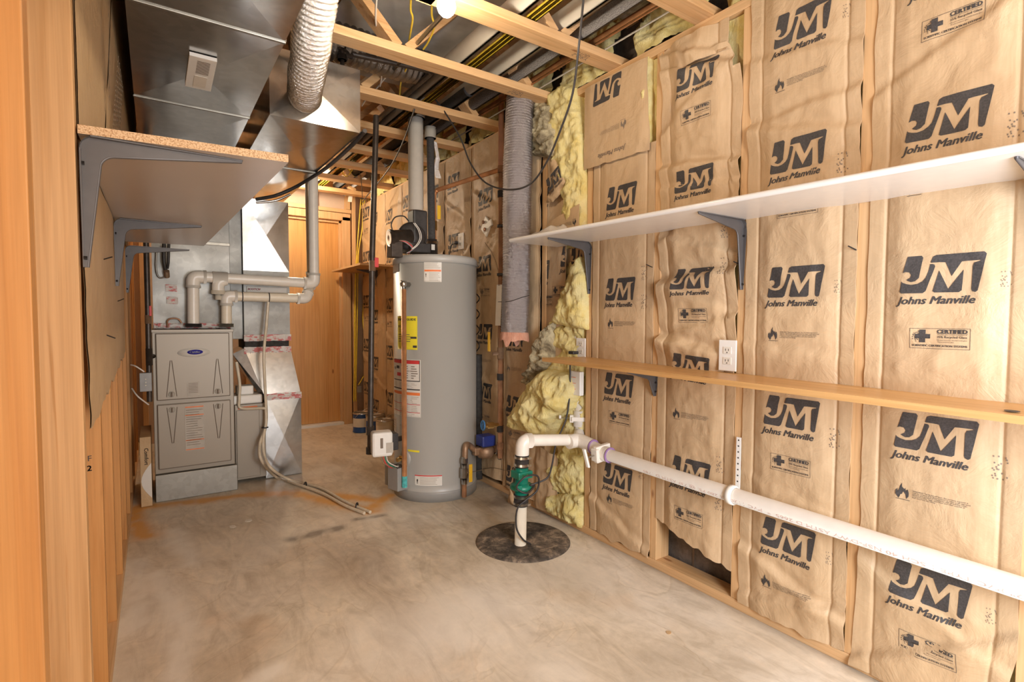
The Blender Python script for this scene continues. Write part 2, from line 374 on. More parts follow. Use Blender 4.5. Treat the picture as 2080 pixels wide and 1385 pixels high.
T_WARN = merge(off(poly2d(_fl, 0), -.37, -.01, 1.45), rect2d(-.46, -.125, -.28, -.118),
    fit(text2d('WARNING! This facing will burn. Do not leave exposed. It\nmust be covered with gypsum board or other code-approved\nmaterial and installed in compliance with all building codes.\nTo prevent a fire, keep open flame and other sources of\nheat away from the facing.', 1, 0, 0, 'LEFT'), .68, .09, -.01))
def _smudge(n):
    t = []
    for k in range(n):
        x = random.uniform(-.05,.05); y = random.uniform(-.12,.12); t.append(rect2d(x-.005, y-.009, x+.004, y+.005, 0))
    return merge(*t)
T_CODE = _smudge(22)
# ------------------------------------------------------------------ structure
def fbm(x, y, z, o=4): return noise.fractal(Vector((x, y, z)), 1.0, 2.0, o)
def build_floor():
    mb = MB(); x0, x1, y0, y1, st = -.6, 2.1, -1.6, 5.9, .02
    nx = int((x1-x0)/st); ny = int((y1-y0)/st)
    for j in range(ny+1):
        for i in range(nx+1): mb.v.append(Vector((x0+i*st, y0+j*st, 0)))
    for j in range(ny):
        for i in range(nx): a = j*(nx+1)+i; mb.f.append([a, a+1, a+nx+2, a+nx+1]); mb.m.append(0); mb.sm.append(False)
    mb.add([(x0,y0,-.1),(x1,y0,-.1),(x1,y1,-.1),(x0,y1,-.1),(x0,y0,0),(x1,y0,0),(x1,y1,0),(x0,y1,0)], [(0,3,2,1),(0,1,5,4),(1,2,6,5),(2,3,7,6),(3,0,4,7)])
    o = ob('floor', mb, 'concrete_floor', kind='structure')
    ca = o.data.color_attributes.new('stain', 'FLOAT_COLOR', 'POINT')
    rust = [[(-.1,3.72),(.15,3.66),(.42,3.62),(.7,3.5),(.85,3.2),(.95,3.0),(1.02,2.9)], [(-.12,3.7),(-.1,3.4),(-.06,3.2)], [(1.0,2.9),(1.12,3.05),(1.2,3.1)], [(.9,3.3),(1.1,3.05)]]
    pale = [[(-.02,2.7),(.06,2.2),(.02,1.7)], [(-.1,2.9),(-.08,2.3)], [(.05,3.2),(.12,2.75)], [(1.0,2.86),(.98,2.8)], [(-.11,1.5),(.0,1.62),(.3,1.75)]]
    dark = [([(.55,2.75),(.78,2.76)], .035), ([(.9,2.83),(1.05,2.8)], .02), ([(1.8,2.65),(1.7,2.62)], .07)]
    def segd(px, py, path):
        best = 9
        for (ax, ay), (bx, by) in zip(path, path[1:]):
            dx, dy = bx-ax, by-ay; t = max(0, min(1, ((px-ax)*dx+(py-ay)*dy)/(dx*dx+dy*dy))); best = min(best, math.hypot(px-ax-t*dx, py-ay-t*dy))
        return best
    for i, v in enumerate(mb.v):
        x, y = v.x, v.y; n = fbm(x*6, y*6, 1.3); n2 = fbm(x*16, y*16, 4.1); n3 = fbm(x*1.5, y*1.5, 7)
        r = max([exp(-(segd(x, y, p)/(.05+.02*n))**2) for p in rust])*(1.05+.6*n2)
        r += max(0, fbm(x*2.3+4, y*2.3, 2)-.42)*.5
        p = max([exp(-(segd(x, y, q)/(.045+.02*n))**2) for q in pale])*(.8+.5*n2) + max(0, n3-.05)*.7
        d = max([exp(-(segd(x, y, q)/w)**2)*(.75+.8*n2) for q, w in dark]) + max(0, -n3-.12)*.34
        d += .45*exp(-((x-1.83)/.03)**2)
        p *= (1.0 if x > .2 else .9)
        ca.data[i].color = (max(0, min(.9, r)), max(0, min(.7, d)), max(0, min(.7, p)), 1)
build_floor()
# right wall: block wall, framing
STUDS = [-.49, -.085, .32, .725, 1.13, 1.535, 1.97, 2.345, 2.75, 3.155, 3.56, 3.965, 4.37, 4.775, 5.18]
mb = MB(); mb.box((1.95, -1.6, 0), (2.1, 5.7, 2.75))
for z in (.2, .4): mb.mat(1).box((1.947, -1.6, z-.006), (1.951, 5.6, z+.006))
for k in range(24): mb.box((1.947, -1.5+k*.4+.1, 0), (1.951, -1.5+k*.4+.11, .2))
WR = ob('wall_right', mb, ['block', 'dirt'], kind='structure')
for y in STUDS: ob('stud', MB().box((1.83, y-.019, .038), (1.918, y+.019, 2.272), .002), 'pineZ', WR)
ob('bottom_plate', MB().box((1.828, -1.5, 0), (1.92, 5.5, .038), .002), 'pineY', WR)
ob('top_plate', MB().box((1.828, -1.5, 2.272), (1.92, 5.5, 2.31), .002), 'pineY', WR)
# left wall: sheathing seen from behind, studs edge on
WL = ob('wall_left', MB().box((-.245, .5, 0), (-.225, 5.7, 2.75)), 'plywood', kind='structure')
ob('stud', MB().box((-.222, 1.46, .038), (-.133, 1.498, 2.6), .002), 'postB', WL)
for y in (1.87, 2.28, 2.69, 3.1, 3.51, 3.92, 4.33, 4.74, 5.15): ob('stud', MB().box((-.222, y, .038), (-.133, y+.038, 2.272), .002), 'postZ', WL)
ob('stud', MB().box((-.37, .925, 0), (-.133, .963, 2.6), .002), 'postZ', WL)
ob('stud', MB().box((-.222, 1.30, .038), (-.20, 1.338, 2.272), .002), 'postZ', WL)
ob('bottom_plate', MB().box((-.222, .97, 0), (-.131, 5.5, .038), .002), 'pineY', WL)
ob('top_plate', MB().box((-.222, .97, 2.272), (-.131, 5.5, 2.31), .002), 'pineY', WL)
# back wall with door
mb = MB(); mb.box((-.3, 5.56, 0), (2.1, 5.6, 2.75)); mb.box((-.3, 5.535, 0), (.83, 5.56, 2.75)); mb.box((1.7, 5.535, 0), (2.0, 5.56, 2.4)); mb.box((.8, 5.535, 2.2), (1.75, 5.56, 2.75))
WB = ob('wall_back', mb, 'drywall', kind='structure')
for x in (-.1, .3, .7, 1.715, 1.89): ob('stud', MB().box((x, 5.447, .038), (x+.038, 5.533, 2.45), .002), 'pineZ', WB)
for x in (.95, 1.32, 1.66): ob('cripple_stud', MB().box((x, 5.447, 2.24), (x+.038, 5.533, 2.45), .002), 'pineZ', WB)
ob('header', MB().box((.82, 5.447, 2.2), (1.71, 5.533, 2.238), .002), 'pineX', WB)
ob('top_plate', MB().box((-.2, 5.445, 2.45), (1.95, 5.535, 2.51), .002), 'pineX', WB)
ob('bottom_plate', MB().box((1.7, 5.445, 0), (1.95, 5.535, .038), .002), 'pineX', WB)
D1 = ob('door_1', MB().box((.88, 5.52, .03), (1.615, 5.555, 2.12), .003), 'doorZ', kind='structure')
ob('door_frame', MB().box((1.615, 5.45, 0), (1.70, 5.56, 2.16), .004).box((.8, 5.45, 0), (.88, 5.56, 2.16), .004).box((.8, 5.45, 2.12), (1.70, 5.56, 2.195), .004), 'pineZ', D1)
ob('door_stop', MB().box((1.59, 5.49, .03), (1.615, 5.519, 2.12), .002).box((.88, 5.49, 2.095), (1.615, 5.519, 2.12), .002), 'pineZ', D1)
ob('daylight_strip', MB().box((.88, 5.45, 0), (1.615, 5.55, .028), .003), 'white_plastic', D1, label='white strip painted as daylight under the door')  # white strip stands in for daylight showing under the door
# ceiling with open-web trusses
CE = ob('ceiling', MB().box((-.6, -1.6, 2.72), (2.1, 5.7, 2.75)), 'plywood', kind='structure')
TY = [-.2, .29, .79, 1.275, 1.765, 2.255, 2.765, 3.25, 3.70, 4.13, 4.60, 5.05]
for y in TY:
    t = ob('floor_truss', MB().box((-.12, y, 2.31), (1.9, y+.089, 2.348), .002).box((-.12, y, 2.682), (1.95, y+.089, 2.72), .002), 'pineX', CE)
    x = .0 + (y*1.7) % .3
    while x < 1.6:
        a, b = Vector((x, y+.045, 2.345)), Vector((x+.34, y+.045, 2.685)); d = (b-a)
        ob('truss_web', MB().obox((a+b)/2, d/2, (0,.038,0), d.normalized().cross(Vector((0,1,0)))*.019), 'pineX', t)
        a, b = Vector((x+.7, y+.045, 2.345)), Vector((x+.36, y+.045, 2.685)); d = (b-a)
        ob('truss_web', MB().obox((a+b)/2, d/2, (0,.038,0), d.normalized().cross(Vector((0,1,0)))*.019), 'pineX', t)
        x += .74
for (x0, x1, y0, y1) in ((.86, 1.75, 1.88, 2.24), (.5, .85, 2.36, 2.75)):
    pass
# ------------------------------------------------------------------ paper faced insulation on the right wall
PX = 1.826
class Paper:
    def __init__(s, y0, y1, zb, zt, seed, amp=.004, bulge=.012, folds=(), flange=.045, x=PX, wob=.003):
        s.__dict__.update(y0=y0, y1=y1, zb=zb, zt=zt, seed=seed, amp=amp, bulge=bulge, folds=folds, fl=flange, x=x, wob=wob)
    def h(s, y, z):
        d = min(y-s.y0, s.y1-y); sm = max(0, min(1, (d-s.fl)/.05)); sm = sm*sm*(3-2*sm)
        h = s.bulge*sm*(.75+.4*noise.noise(Vector((1.1, z*2.3+s.seed, s.seed))))
        h -= .004*exp(-((d-s.fl)/.0045)**2)
        n = noise.noise(Vector((y*7+s.seed, z*5, s.seed))); r = 1-abs(noise.noise(Vector((y*11+s.seed*3, z*8, 2.5))))*2.6
        r2 = 1-abs(noise.noise(Vector((y*24+s.seed*5, z*19, 5.5))))*2.4
        k = .25+.75*sm
        h += s.amp*k*(1.1*n+.6*max(0, r)+.4*max(0, r2))
        for (fz, fa, fs, fw) in s.folds:
            q = z-fz-fs*(y-(s.y0+s.y1)/2)-.012*noise.noise(Vector((y*14, fz*9, s.seed)))
            h += fa*(exp(-(q/fw)**2) if q < 0 else exp(-(q/(fw*.28))**2)) - .35*fa*exp(-((q-fw*.6)/(fw*.4))**2)
        return h
    def build(s, res=.009, edge=None):
        W0 = s.y1-s.y0; n = max(6, int(W0/res)); us = [i/n for i in range(n+1)]
        if s.fl > .01:
            for e in (s.fl-.006, s.fl-.003, s.fl, s.fl+.003, s.fl+.006): us += [e/W0, 1-e/W0]
        us = sorted(set(round(u, 5) for u in us)); zb = s.zb if callable(s.zb) else (lambda y: s.zb); zt = s.zt if callable(s.zt) else (lambda y: s.zt)
        m = max(4, int((zt(s.y0)-zb(s.y0))/res)); mb = MB(); vs = []
        for j in range(m+1):
            for u in us:
                y = s.y0+u*W0; z = zb(y)+(zt(y)-zb(y))*j/m
                dy = s.wob*(noise.noise(Vector((0, z*9, s.seed+(0 if u < .5 else 50))))) *2*max(0, abs(2*u-1)-.75)*4
                if edge: dy += edge(u, z)
                vs.append(Vector((s.x-s.h(y, z), y+dy, z)))
        k = len(us); fs = [(j*k+i, j*k+i+1, (j+1)*k+i+1, (j+1)*k+i) for j in range(m) for i in range(k-1)]
        mb.add(vs, fs, True)
        # the sheet's thickness along its border
        ring = [i for i in range(k)]+[(j*k+k-1) for j in range(1, m+1)]+[m*k+i for i in range(k-2, -1, -1)]+[j*k for j in range(m-1, 0, -1)]
        q = len(ring); mb.add([vs[i] for i in ring]+[vs[i]+Vector((.0035, 0, 0)) for i in ring], [(i, (i+1)%q, q+(i+1)%q, q+i) for i in range(q)])
        s.mb = mb; return s
    def put(s, t, yc, zc, w=.192, rot=0, clip=True, mi=1, squash=1, shear=0):
        c, n = cos(rot), sin(rot); P = []; ok = []
        for a, b in t[0]:
            b *= squash; y = yc-(a*c-b*n)*w; z = zc+(a*n+b*c)*w+shear*(y-yc)
            inside = s.y0+.003 < y < s.y1-.003 and (not callable(s.zb) and s.zb+.003 or (s.zb(y)+.004 if callable(s.zb) else 0)) < z < ((s.zt(y) if callable(s.zt) else s.zt)-.003)
            ok.append(inside); P.append(Vector((s.x-s.h(y, z)-.0011, y, z)))
        fs = [f for f in t[1] if all(ok[i] for i in f)]; s.mb.mi = mi; s.mb.add(P, fs, True); s.mb.mi = 0
PER = .442
def bay_prints(p, yc, zs, wph, ink=1):
    for i, z in enumerate(zs):
        p.put(T_LOGO, yc, z, mi=ink)
        k = round((z-.355)/PER)
        p.put(T_CERT if (k+wph) % 2 == 0 else T_WARN, yc-.002, z-.182, mi=ink)
        if i % 2 == 0: p.put(T_CODE, yc-.135, z-.02, mi=2)
        else: p.put(T_CODE, yc-.14, z-.06, .3, mi=2)
LZ = [.352, .795, 1.25, 1.685, 2.12]
def batt(label, p, group='paper faced insulation batts on the right wall', fill=True, name='insulation_batt'):
    o = ob(name, p.mb, ['kraft', 'ink', 'ink_soft'], label=label, cat='insulation', group=group)
    for e in o.data.polygons: pass
    if fill:
        mb = MB(); y0, y1 = p.y0+.002, p.y1-.002; zt = 2.27; n = 14; zb = fill if isinstance(fill, float) else .045
        vs = []; m = 60
        for j in range(m+1):
            z = zb+(zt-zb)*j/m
            for i in range(n+1):
                y = y0+(y1-y0)*i/n; vs.append(Vector((1.862-.014*abs(fbm(y*20, z*20, p.seed))-.012*(1-abs(2*i/n-1)), y, z)))
        mb.add(vs, [(j*(n+1)+i, j*(n+1)+i+1, (j+1)*(n+1)+i+1, (j+1)*(n+1)+i) for j in range(m) for i in range(n)], True)
        mb.box((1.868, y0, zb), (1.945, y1, zt)); ob('fiberglass', mb, 'fiber_yellow', o, label='yellow glass wool behind the paper')
    return o
def jag(a, f, s): return lambda y: a*noise.noise(Vector((y*f, s, 1)))+a*.5*noise.noise(Vector((y*f*3, s, 2)))
# bay 5 (edge of frame)
p = Paper(.345-.42, .306, .02, 2.272, 11.0, .003).build(); bay_prints(p, .12, LZ, 0); batt('kraft paper insulation batt cut off by the frame edge beside the nearest stud', p)
# bay 4
jb = jag(.03, 9, 3)
p = Paper(.337, .709, lambda y: .012+.02*abs(jb(y)), 2.272, 23.0, .0042, folds=((.27,.007,.5,.06),(.16,.012,-.7,.05),(1.88,.007,-.5,.05),(.93,.003,.1,.05),(1.55,.004,.2,.05))).build(edge=lambda u, z: (.05*max(0, .3-z)*(1 if u > .9 else 0)+.16*max(0, .25-z)*(1-u)*.6))
bay_prints(p, .524, LZ, 0); batt('large kraft paper insulation batt nearest the camera between the last two full studs', p)
# bay 3
jb3 = lambda y: .035+.05*max(0, .83-y)*1.2+.012*noise.noise(Vector((y*25, 1, 1)))
p = Paper(.742, 1.114, jb3, lambda y: 2.285, 37.0, .0046, folds=((1.76,.011,.25,.06),(1.60,.006,-.3,.05),(2.02,.006,.2,.05),(1.83,.009,-.1,.05),(1.0,.004,.1,.05),(.19,.012,.35,.05),(.12,.010,-.3,.04),(.5,.004,.2,.04))).build()
bay_prints(p, .928, LZ, 1); batt('kraft paper insulation batt with crinkled bottom right of the white outlet', p)
# bay 2 : crumpled, short
jb2 = lambda y: .135+.16*(1.515-y)*0+.10*(y-1.135)/.38*1.0+.012*noise.noise(Vector((y*30, 4, 1)))
p = Paper(1.147, 1.518, jb2, lambda y: 2.18-.11*max(0, min(1, (1.205-y)/.03)), 41.0, .0062, .016, folds=((1.285,.024,-.12,.07),(1.42,.010,.3,.05),(1.52,.009,-.4,.05),(1.0,.022,.15,.06),(1.08,.010,-.3,.04),(2.13,.020,.25,.05),(1.74,.018,.1,.05),(1.66,.008,.1,.03),(2.02,.006,-.6,.05),(1.2,.006,.4,.06))).build()
for (z, sq, rt) in ((.487,1,0),(.93,.8,-.06),(1.285,.8,.0),(1.685,.8,0),(2.10,.8,.0)): p.put(T_LOGO, 1.335, z, rot=rt, squash=sq)
for z, t in ((1.135, T_CERT), (.72, T_WARN), (.30, T_CERT), (1.945, T_CERT)): p.put(t, 1.335, z)
for z in (1.47, 1.33, .55, .40): p.put(T_CODE, 1.2, z, .3, mi=2)
batt('badly crumpled kraft paper insulation batt behind the white outlet, torn short above the floor', p, fill=.3)
# crumpled paper above bay 2
p = Paper(1.208, 1.53, 2.15, lambda y: 2.27+.02*noise.noise(Vector((y*12, 3, 3))), 47.0, .011, .022, folds=((2.2,.012,.3,.03),)).build()
batt('crumpled flap of kraft paper at the top of the wall above the crinkled logo', p, fill=False, name='paper_flap')
# bay 1
p = Paper(1.552, 1.94, lambda y: .04+.02*noise.noise(Vector((y*16, 3, 9)))+.0, lambda y: 1.90, 53.0, .0026, .008, folds=((.13,.010,.4,.05),(.55,.003,.2,.04))).build()
for z in LZ[:4]: p.put(T_LOGO, 1.745, z+.01)
p.put(T_WARN, 1.73, 1.098); p.put(T_CERT, 1.735, .645); p.put(T_WARN, 1.725, .24)
for z in (1.33, 1.2, .42): p.put(T_CODE, 1.6, z, .3, mi=2)
batt('smooth kraft paper insulation batt right of the yellow glass wool, below the upside down piece', p)
p = Paper(1.60, 2.0, lambda y: 1.865+.10*(y-1.6)*.2+.008*noise.noise(Vector((y*25, 5, 9))), 2.275, 59.0, .0022, .006, flange=.004, x=1.812).build(edge=lambda u, z: -.10*(2.27-z)*(1-u)*.6)
p.put(T_LOGO, 1.835, 2.215, rot=pi); p.put(T_WARN, 1.80, 2.02, rot=pi, mi=2); p.put(fit(text2d('Johns Manville', 1, .32, .012), .95), 1.80, 1.915, rot=pi, mi=2)
batt('kraft paper insulation piece hung upside down at the top of the wall', p, fill=False)
# far bays
ink = 1
for i, (a, b, yc, zs, lab) in enumerate(((2.37, 2.74, 2.60, [.15,.59,1.0,1.42,1.86], 'kraft paper insulation batt behind the hanging grey flexible duct'),
        (2.76, 3.145, 2.95, [.637,1.03,1.48,1.92], 'kraft paper insulation batt behind the copper water riser'),
        (3.165, 3.55, 3.39, [.37,.81,1.25,1.68,2.11], 'kraft paper insulation batt with the small outlet above the tank'),
        (3.57, 3.955, 3.72, [.37,.81,1.25,1.66,2.09], 'kraft paper insulation batt behind the grey foam covered pipe'),
        (3.97, 4.365, 4.25, [.37,.81,1.25,1.68,2.12], 'kraft paper insulation batt seen just left of the white vent pipe'),
        (4.375, 4.77, 4.66, [.37,.81,1.25,1.68,2.07], 'kraft paper insulation batt above the small wood shelf'),
        (4.78, 5.175, 5.05, [.25,.68,1.146,1.62,2.1], 'kraft paper insulation batt behind the black gas pipe'),
        (5.185, 5.44, 5.3, [.4,.85,1.3,1.75,2.2], 'narrow kraft paper insulation batt in the far corner'))):
    p = Paper(a, b, .05+.02*(i % 2), 2.29, 60+7.0*i, .006 if i < 7 else .003, .014, flange=.012, folds=((.5+.2*(i % 3),.008,.4,.05),(1.5,.010,-.6,.06),(1.9,.008,.5,.05)), x=1.822).build(.012)
    for k, z in enumerate(zs):
        p.put(T_LOGO, yc, z, .185, mi=1); p.put(T_CERT if (k+i) % 2 else T_WARN, yc, z-.19, .185, mi=2)
    batt(lab, p, fill=False)
# ------------------------------------------------------------------ loose glass wool (relief meshes against the wall)
def relief(poly, x0, H, seed, amp=.02, res=.009, rim=.03, freq=14, skirt=.05, lean=0):
    pts = [(q.y, q.z) for q in poly]; vs, fs = poly2d(pts, res); mb = MB(); n = len(pts)
    def dist(y, z):
        best = 9
        for i in range(n):
            ax, ay = pts[i]; bx, by = pts[(i+1) % n]; dx, dy = bx-ax, by-ay; t = max(0, min(1, ((y-ax)*dx+(z-ay)*dy)/(dx*dx+dy*dy+1e-12))); best = min(best, math.hypot(y-ax-t*dx, z-ay-t*dy))
        return best
    P = []; zc = sum(q[1] for q in pts)/n
    for y, z in vs:
        d = dist(y, z); h = H*(1-exp(-d/rim)); k = min(1, d/.012)
        h += amp*.45*(1-2.2*abs(noise.noise(Vector((y*freq*2.6, z*freq*1.7, seed+3)))))*k+amp*fbm(y*freq, z*freq, seed, 5)*k*1.1+amp*.8*(1-2*abs(noise.noise(Vector((y*freq*.6, z*freq*.8, seed+9)))))*k
        P.append(Vector((x0-h-lean*(z-zc), y+.004*noise.noise(Vector((y*60, z*60, seed))), z+.004*noise.noise(Vector((y*60, z*60, seed+5))))))
    bm = bmesh.new(); bv = [bm.verts.new(q) for q in P]
    for f in fs:
        try: bm.faces.new([bv[i] for i in f])
        except ValueError: pass
    be = [e for e in bm.edges if e.is_boundary]; r = bmesh.ops.extrude_edge_only(bm, edges=be)
    for g in r['geom']:
        if isinstance(g, bmesh.types.BMVert): g.co.x += skirt
    bm.verts.index_update(); mb.add([v.co.copy() for v in bm.verts], [[v.index for v in f.verts] for f in bm.faces], True); bm.free()
    return mb
def pxpoly(pts, X): return [W(a, b, 'X', X) for a, b in pts]
G1 = 'loose glass wool in the torn bay'
def wool(label, px, X, H, seed, mat='fiber_yellow', name='glass_wool_clump', **k):
    return ob(name, relief(pxpoly(px, X), X, H, seed, **k), mat, label=label, cat='insulation', group=G1)
wool('tall column of pale yellow glass wool left of the upside down paper piece', [(1118,188),(1150,170),(1172,178),(1180,230),(1188,290),(1192,380),(1192,470),(1150,470),(1150,420),(1125,330),(1112,250)], 1.83, .03, 1)
wool('yellow glass wool wedge hanging below the white shelf bracket', [(1176,520),(1190,560),(1191,670),(1160,664),(1140,660),(1122,655),(1140,600),(1160,545)], 1.81, .03, 2, amp=.015)
wool('flat yellow glass wool behind the end of the oak shelf', [(1122,650),(1190,655),(1190,760),(1105,800),(1100,730)], 1.85, .02, 3)
wool('big fluffy yellow glass wool bulge under the end of the oak shelf', [(1085,770),(1110,750),(1150,762),(1160,790),(1150,830),(1128,850),(1110,885),(1075,880),(1042,868),(1040,850),(1060,810)], 1.76, .06, 4, amp=.03, rim=.04, freq=11, skirt=.08)
wool('yellow glass wool lump behind the white pipe junction', [(1130,800),(1192,800),(1194,880),(1192,945),(1140,930),(1125,890)], 1.86, .02, 5)
wool('rounded yellow glass wool lump just under the white pipe junction', [(1118,925),(1150,915),(1192,920),(1192,1000),(1165,1010),(1130,1000),(1115,965)], 1.85, .04, 6, rim=.04)
wool('lowest yellow glass wool lump spilling onto the floor plate', [(1120,1002),(1160,998),(1190,1005),(1190,1076),(1165,1062),(1118,1035)], 1.845, .045, 7, amp=.024)
wool('dirty grey glass wool tuft beside the top of the hanging grey duct', [(1075,240),(1095,205),(1120,215),(1130,270),(1128,320),(1100,318),(1072,315),(1070,275)], 1.80, .03, 8, 'fiber_dirty', amp=.03, freq=22)
wool('dirty blackened glass wool hanging beside the oak shelf end', [(1108,665),(1122,655),(1120,730),(1105,760),(1085,790),(1065,775),(1085,730),(1092,690)], 1.80, .035, 9, 'fiber_dirty', amp=.03, freq=22)
wool('narrow yellow glass wool gap beside the stud at the wall top', [(1300,128),(1324,112),(1322,190),(1322,300),(1318,300),(1308,200)], 1.84, .008, 10)
# tufts lying on the top plate between the trusses
for k, (y, lab) in enumerate(((1.50, 'yellow glass wool on the top plate right of the second truss'), (1.04, 'yellow glass wool on the top plate above the crinkled paper'), (2.03, 'yellow glass wool on the top plate above the yellow wool column'), (2.53, 'yellow glass wool on the top plate above the hanging grey duct'),
        (3.03, 'yellow glass wool on the top plate behind the white vent pipe'), (3.52, 'yellow glass wool on the top plate left of the grey foam covered pipe'), (3.95, 'yellow glass wool tuft on the top plate past the vent pipe'), (4.40, 'yellow glass wool tuft on the far top plate'), (4.85, 'yellow glass wool tuft nearest the far corner'), (.56, 'yellow glass wool above the top plate at the frame edge'))):
    mb = MB(); n = 26; vs = []
    for i in range(n+1):
        for j in range(n+1):
            t = i/n*pi*.5; y2 = y-.195+.39*j/n; e = 1-abs(2*j/n-1)**6; q = fbm(y2*11, t*3, k); q2 = noise.noise(Vector((y2*26, t*8, k)))
            vs.append(Vector((min(1.945, 1.95-(.125+.04*q+.012*q2)*cos(t)*(.8+.2*e)), y2, 2.312+(.33+.05*q)*sin(t)*(.75+.25*e)+.012*q2*(i > 0))))
    mb.add(vs, [(i*(n+1)+j, i*(n+1)+j+1, (i+1)*(n+1)+j+1, (i+1)*(n+1)+j) for i in range(n) for j in range(n)], True)
    ob('glass_wool_tuft', mb, 'fiber_yellow', label=lab, cat='insulation', group='glass wool on the top plate')
# torn facing pieces in bay B
p = Paper(1.99, 2.33, lambda y: .04, lambda y: 2.27, 77.0, .012, .0, flange=.0, x=1.872).build(.016)
for q in p.mb.v: q.x += .012*noise.noise(q*25)
ob('glass_wool_batt', p.mb, 'fiber_yellow', label='yellow glass wool batt filling the back of the torn bay', cat='insulation', group=G1)
p = Paper(1.995, 2.19, lambda y: .95+.3*(2.19-y), lambda y: 1.50, 79.0, .004, .006, flange=.006, x=1.865).build(); p.put(T_LOGO, 2.06, 1.46, .18, rot=.15)
batt('tilted kraft paper scrap with a cut logo behind the left white shelf bracket', p, fill=False)
p = Paper(2.16, 2.345, lambda y: .55, lambda y: 2.03+.1*(y-2.2), 71.0, .004, .006, flange=.01, x=1.835).build()
p.put(T_LOGO, 2.39, 1.83); p.put(T_LOGO, 2.39, 1.395); p.put(T_CERT, 2.33, 1.22); p.put(T_CERT, 2.2, 1.27, .19); p.put(T_LOGO, 2.10, 1.455, .2)
batt('narrow strip of kraft paper with half a logo right of the hanging grey duct', p, fill=False)
mb = relief(pxpoly([(1118,330),(1128,322),(1142,345),(1150,370),(1140,395),(1125,410),(1112,412),(1118,395),(1125,370)], 1.80), 1.79, .012, 13, amp=.008, skirt=.004)
pp = Paper(1.9, 2.6, 0, 3, 5, .0, .0, flange=0, x=1.765); pp.mb = mb
for t in (T_LOGO,): pp.put(t, W(1132,365,'X',1.79).y, W(1132,365,'X',1.79).z, .13, rot=.5)
ob('paper_flap', mb, ['kraft', 'ink', 'ink_soft'], label='curled scrap of kraft paper with part of a logo above the white shelf end', cat='insulation', group='torn paper flaps')
pp = Paper(W(1178,400,'X',1.79).y, W(1112,430,'X',1.79).y, 1.53, lambda y: 1.70-.25*(y-W(1178,400,'X',1.79).y), 15, .002, .003, flange=.004, x=1.78).build(edge=lambda u, z: .0)
pp.put(T_WARN, pp.y0+.085, 1.61, .15, rot=pi)
ob('paper_flap', pp.mb, ['kraft', 'ink', 'ink_soft'], label='square kraft paper flap standing behind the plastic on the white shelf', cat='insulation', group='torn paper flaps')
# ------------------------------------------------------------------ shelves and brackets
def bracket(label, side, Y, zt, arm, leg, wid=.03, name='shelf_bracket', group=None):
    """side +1: on right wall (arm points -X); -1: on left wall"""
    xw = 1.828 if side > 0 else -.127; s = -side; t = .006
    def X(d): return xw+s*d
    R = .03; mb = MB()
    # web plate profile (tapered L with rounded inner corner)
    outer = [(0,-leg),(.006,-leg)]; inner = []
    k = 8
    legw0, legw1 = .008, .034; armh0, armh1 = .005, .036
    prof = [(0,-leg),(legw0,-leg)]+[(legw1+.012*(1-cos(a)), 0) for a in ()]
    cx, cz = legw1+R, -armh1-R
    prof += [(cx-R*cos(pi/2*i/k), cz+R*sin(pi/2*i/k)) for i in range(k+1)]
    prof += [(arm,-armh0),(arm,0)]
    prof += [(R*.8*(1-sin(pi/2*i/5)), -R*.8*(1-cos(pi/2*i/5))) for i in range(6)]
    mb.prism([(X(d), Y-t/2, zt+z) for d, z in prof], (0, t, 0))
    mb.prism([(X(0), Y-wid/2*.35, zt-leg), (X(0), Y-wid/2, zt-.03), (X(0), Y+wid/2, zt-.03), (X(0), Y+wid/2*.35, zt-leg)], (s*.003, 0, 0))
    mb.prism([(X(.02), Y-wid/2, zt), (X(arm), Y-wid/2*.3, zt), (X(arm), Y+wid/2*.3, zt), (X(.02), Y+wid/2, zt)], (0, 0, -.003))
    for q in range(5):
        a0, a1 = pi/2*q/5, pi/2*(q+1)/5; r = .03
        P = [(X(r*(1-sin(a))) if False else X(r*(1-cos(a))), zt-r+r*sin(a)) for a in (a0, a1)]
        mb.add([(P[0][0], Y-wid/2, P[0][1]), (P[1][0], Y-wid/2, P[1][1]), (P[1][0], Y+wid/2, P[1][1]), (P[0][0], Y+wid/2, P[0][1])], [(0,1,2,3)])
    # folded rim along the inner profile
    rim = [(X(d), Y, zt+z) for d, z in prof[1:k+5]]
    mb.tube(rim, .0035, 6)
    o = ob(name, mb, 'bracket', label=label, cat='shelf bracket', group=group)
    for z in (-.06, -leg+.02): ob('screw', MB().cyl((X(.002), Y-.006, zt+z), (X(.008), Y-.006, zt+z), .004, 8), 'black_rubber', o)
    return o
GB = 'steel shelf brackets'
def board(name, label, cors, z, th, mats, edge_mat=1, top=True, gid=None):
    P = [Vector((x, y, zz)) for (x, y), zz in zip(cors, z if isinstance(z, (list, tuple)) else [z]*4)]; n = Vector((0,0,th)); mb = MB()
    mb.add(P+[q+n for q in P], [(0,3,2,1),(4,5,6,7)]); mb.mat(1).add(P+[q+n for q in P], [(0,1,5,4),(1,2,6,5),(2,3,7,6),(3,0,4,7)])
    return ob(name, mb, mats, label=label, cat='shelf', group=gid)
# left particle board shelf : near end is raw
board('wall_shelf', 'short deep particle board shelf with tan underside on the left wall', [(-.129,1.47),(.288,1.425),(.232,3.36),(-.129,3.42)], [1.515,1.513,1.513,1.515], .019, ['melamine_tan', 'particle'])
for (px, py, arm, leg, lab) in ((162,315,.315,.285,'grey steel bracket under the near end of the left shelf'), (231,445,.30,.27,'middle grey steel bracket under the left shelf'), (254,500,.30,.26,'farthest grey steel bracket under the left shelf')):
    y = W(px, py, 'X', -.127).y; bracket(lab, -1, y, 1.513, arm, leg, group=GB)
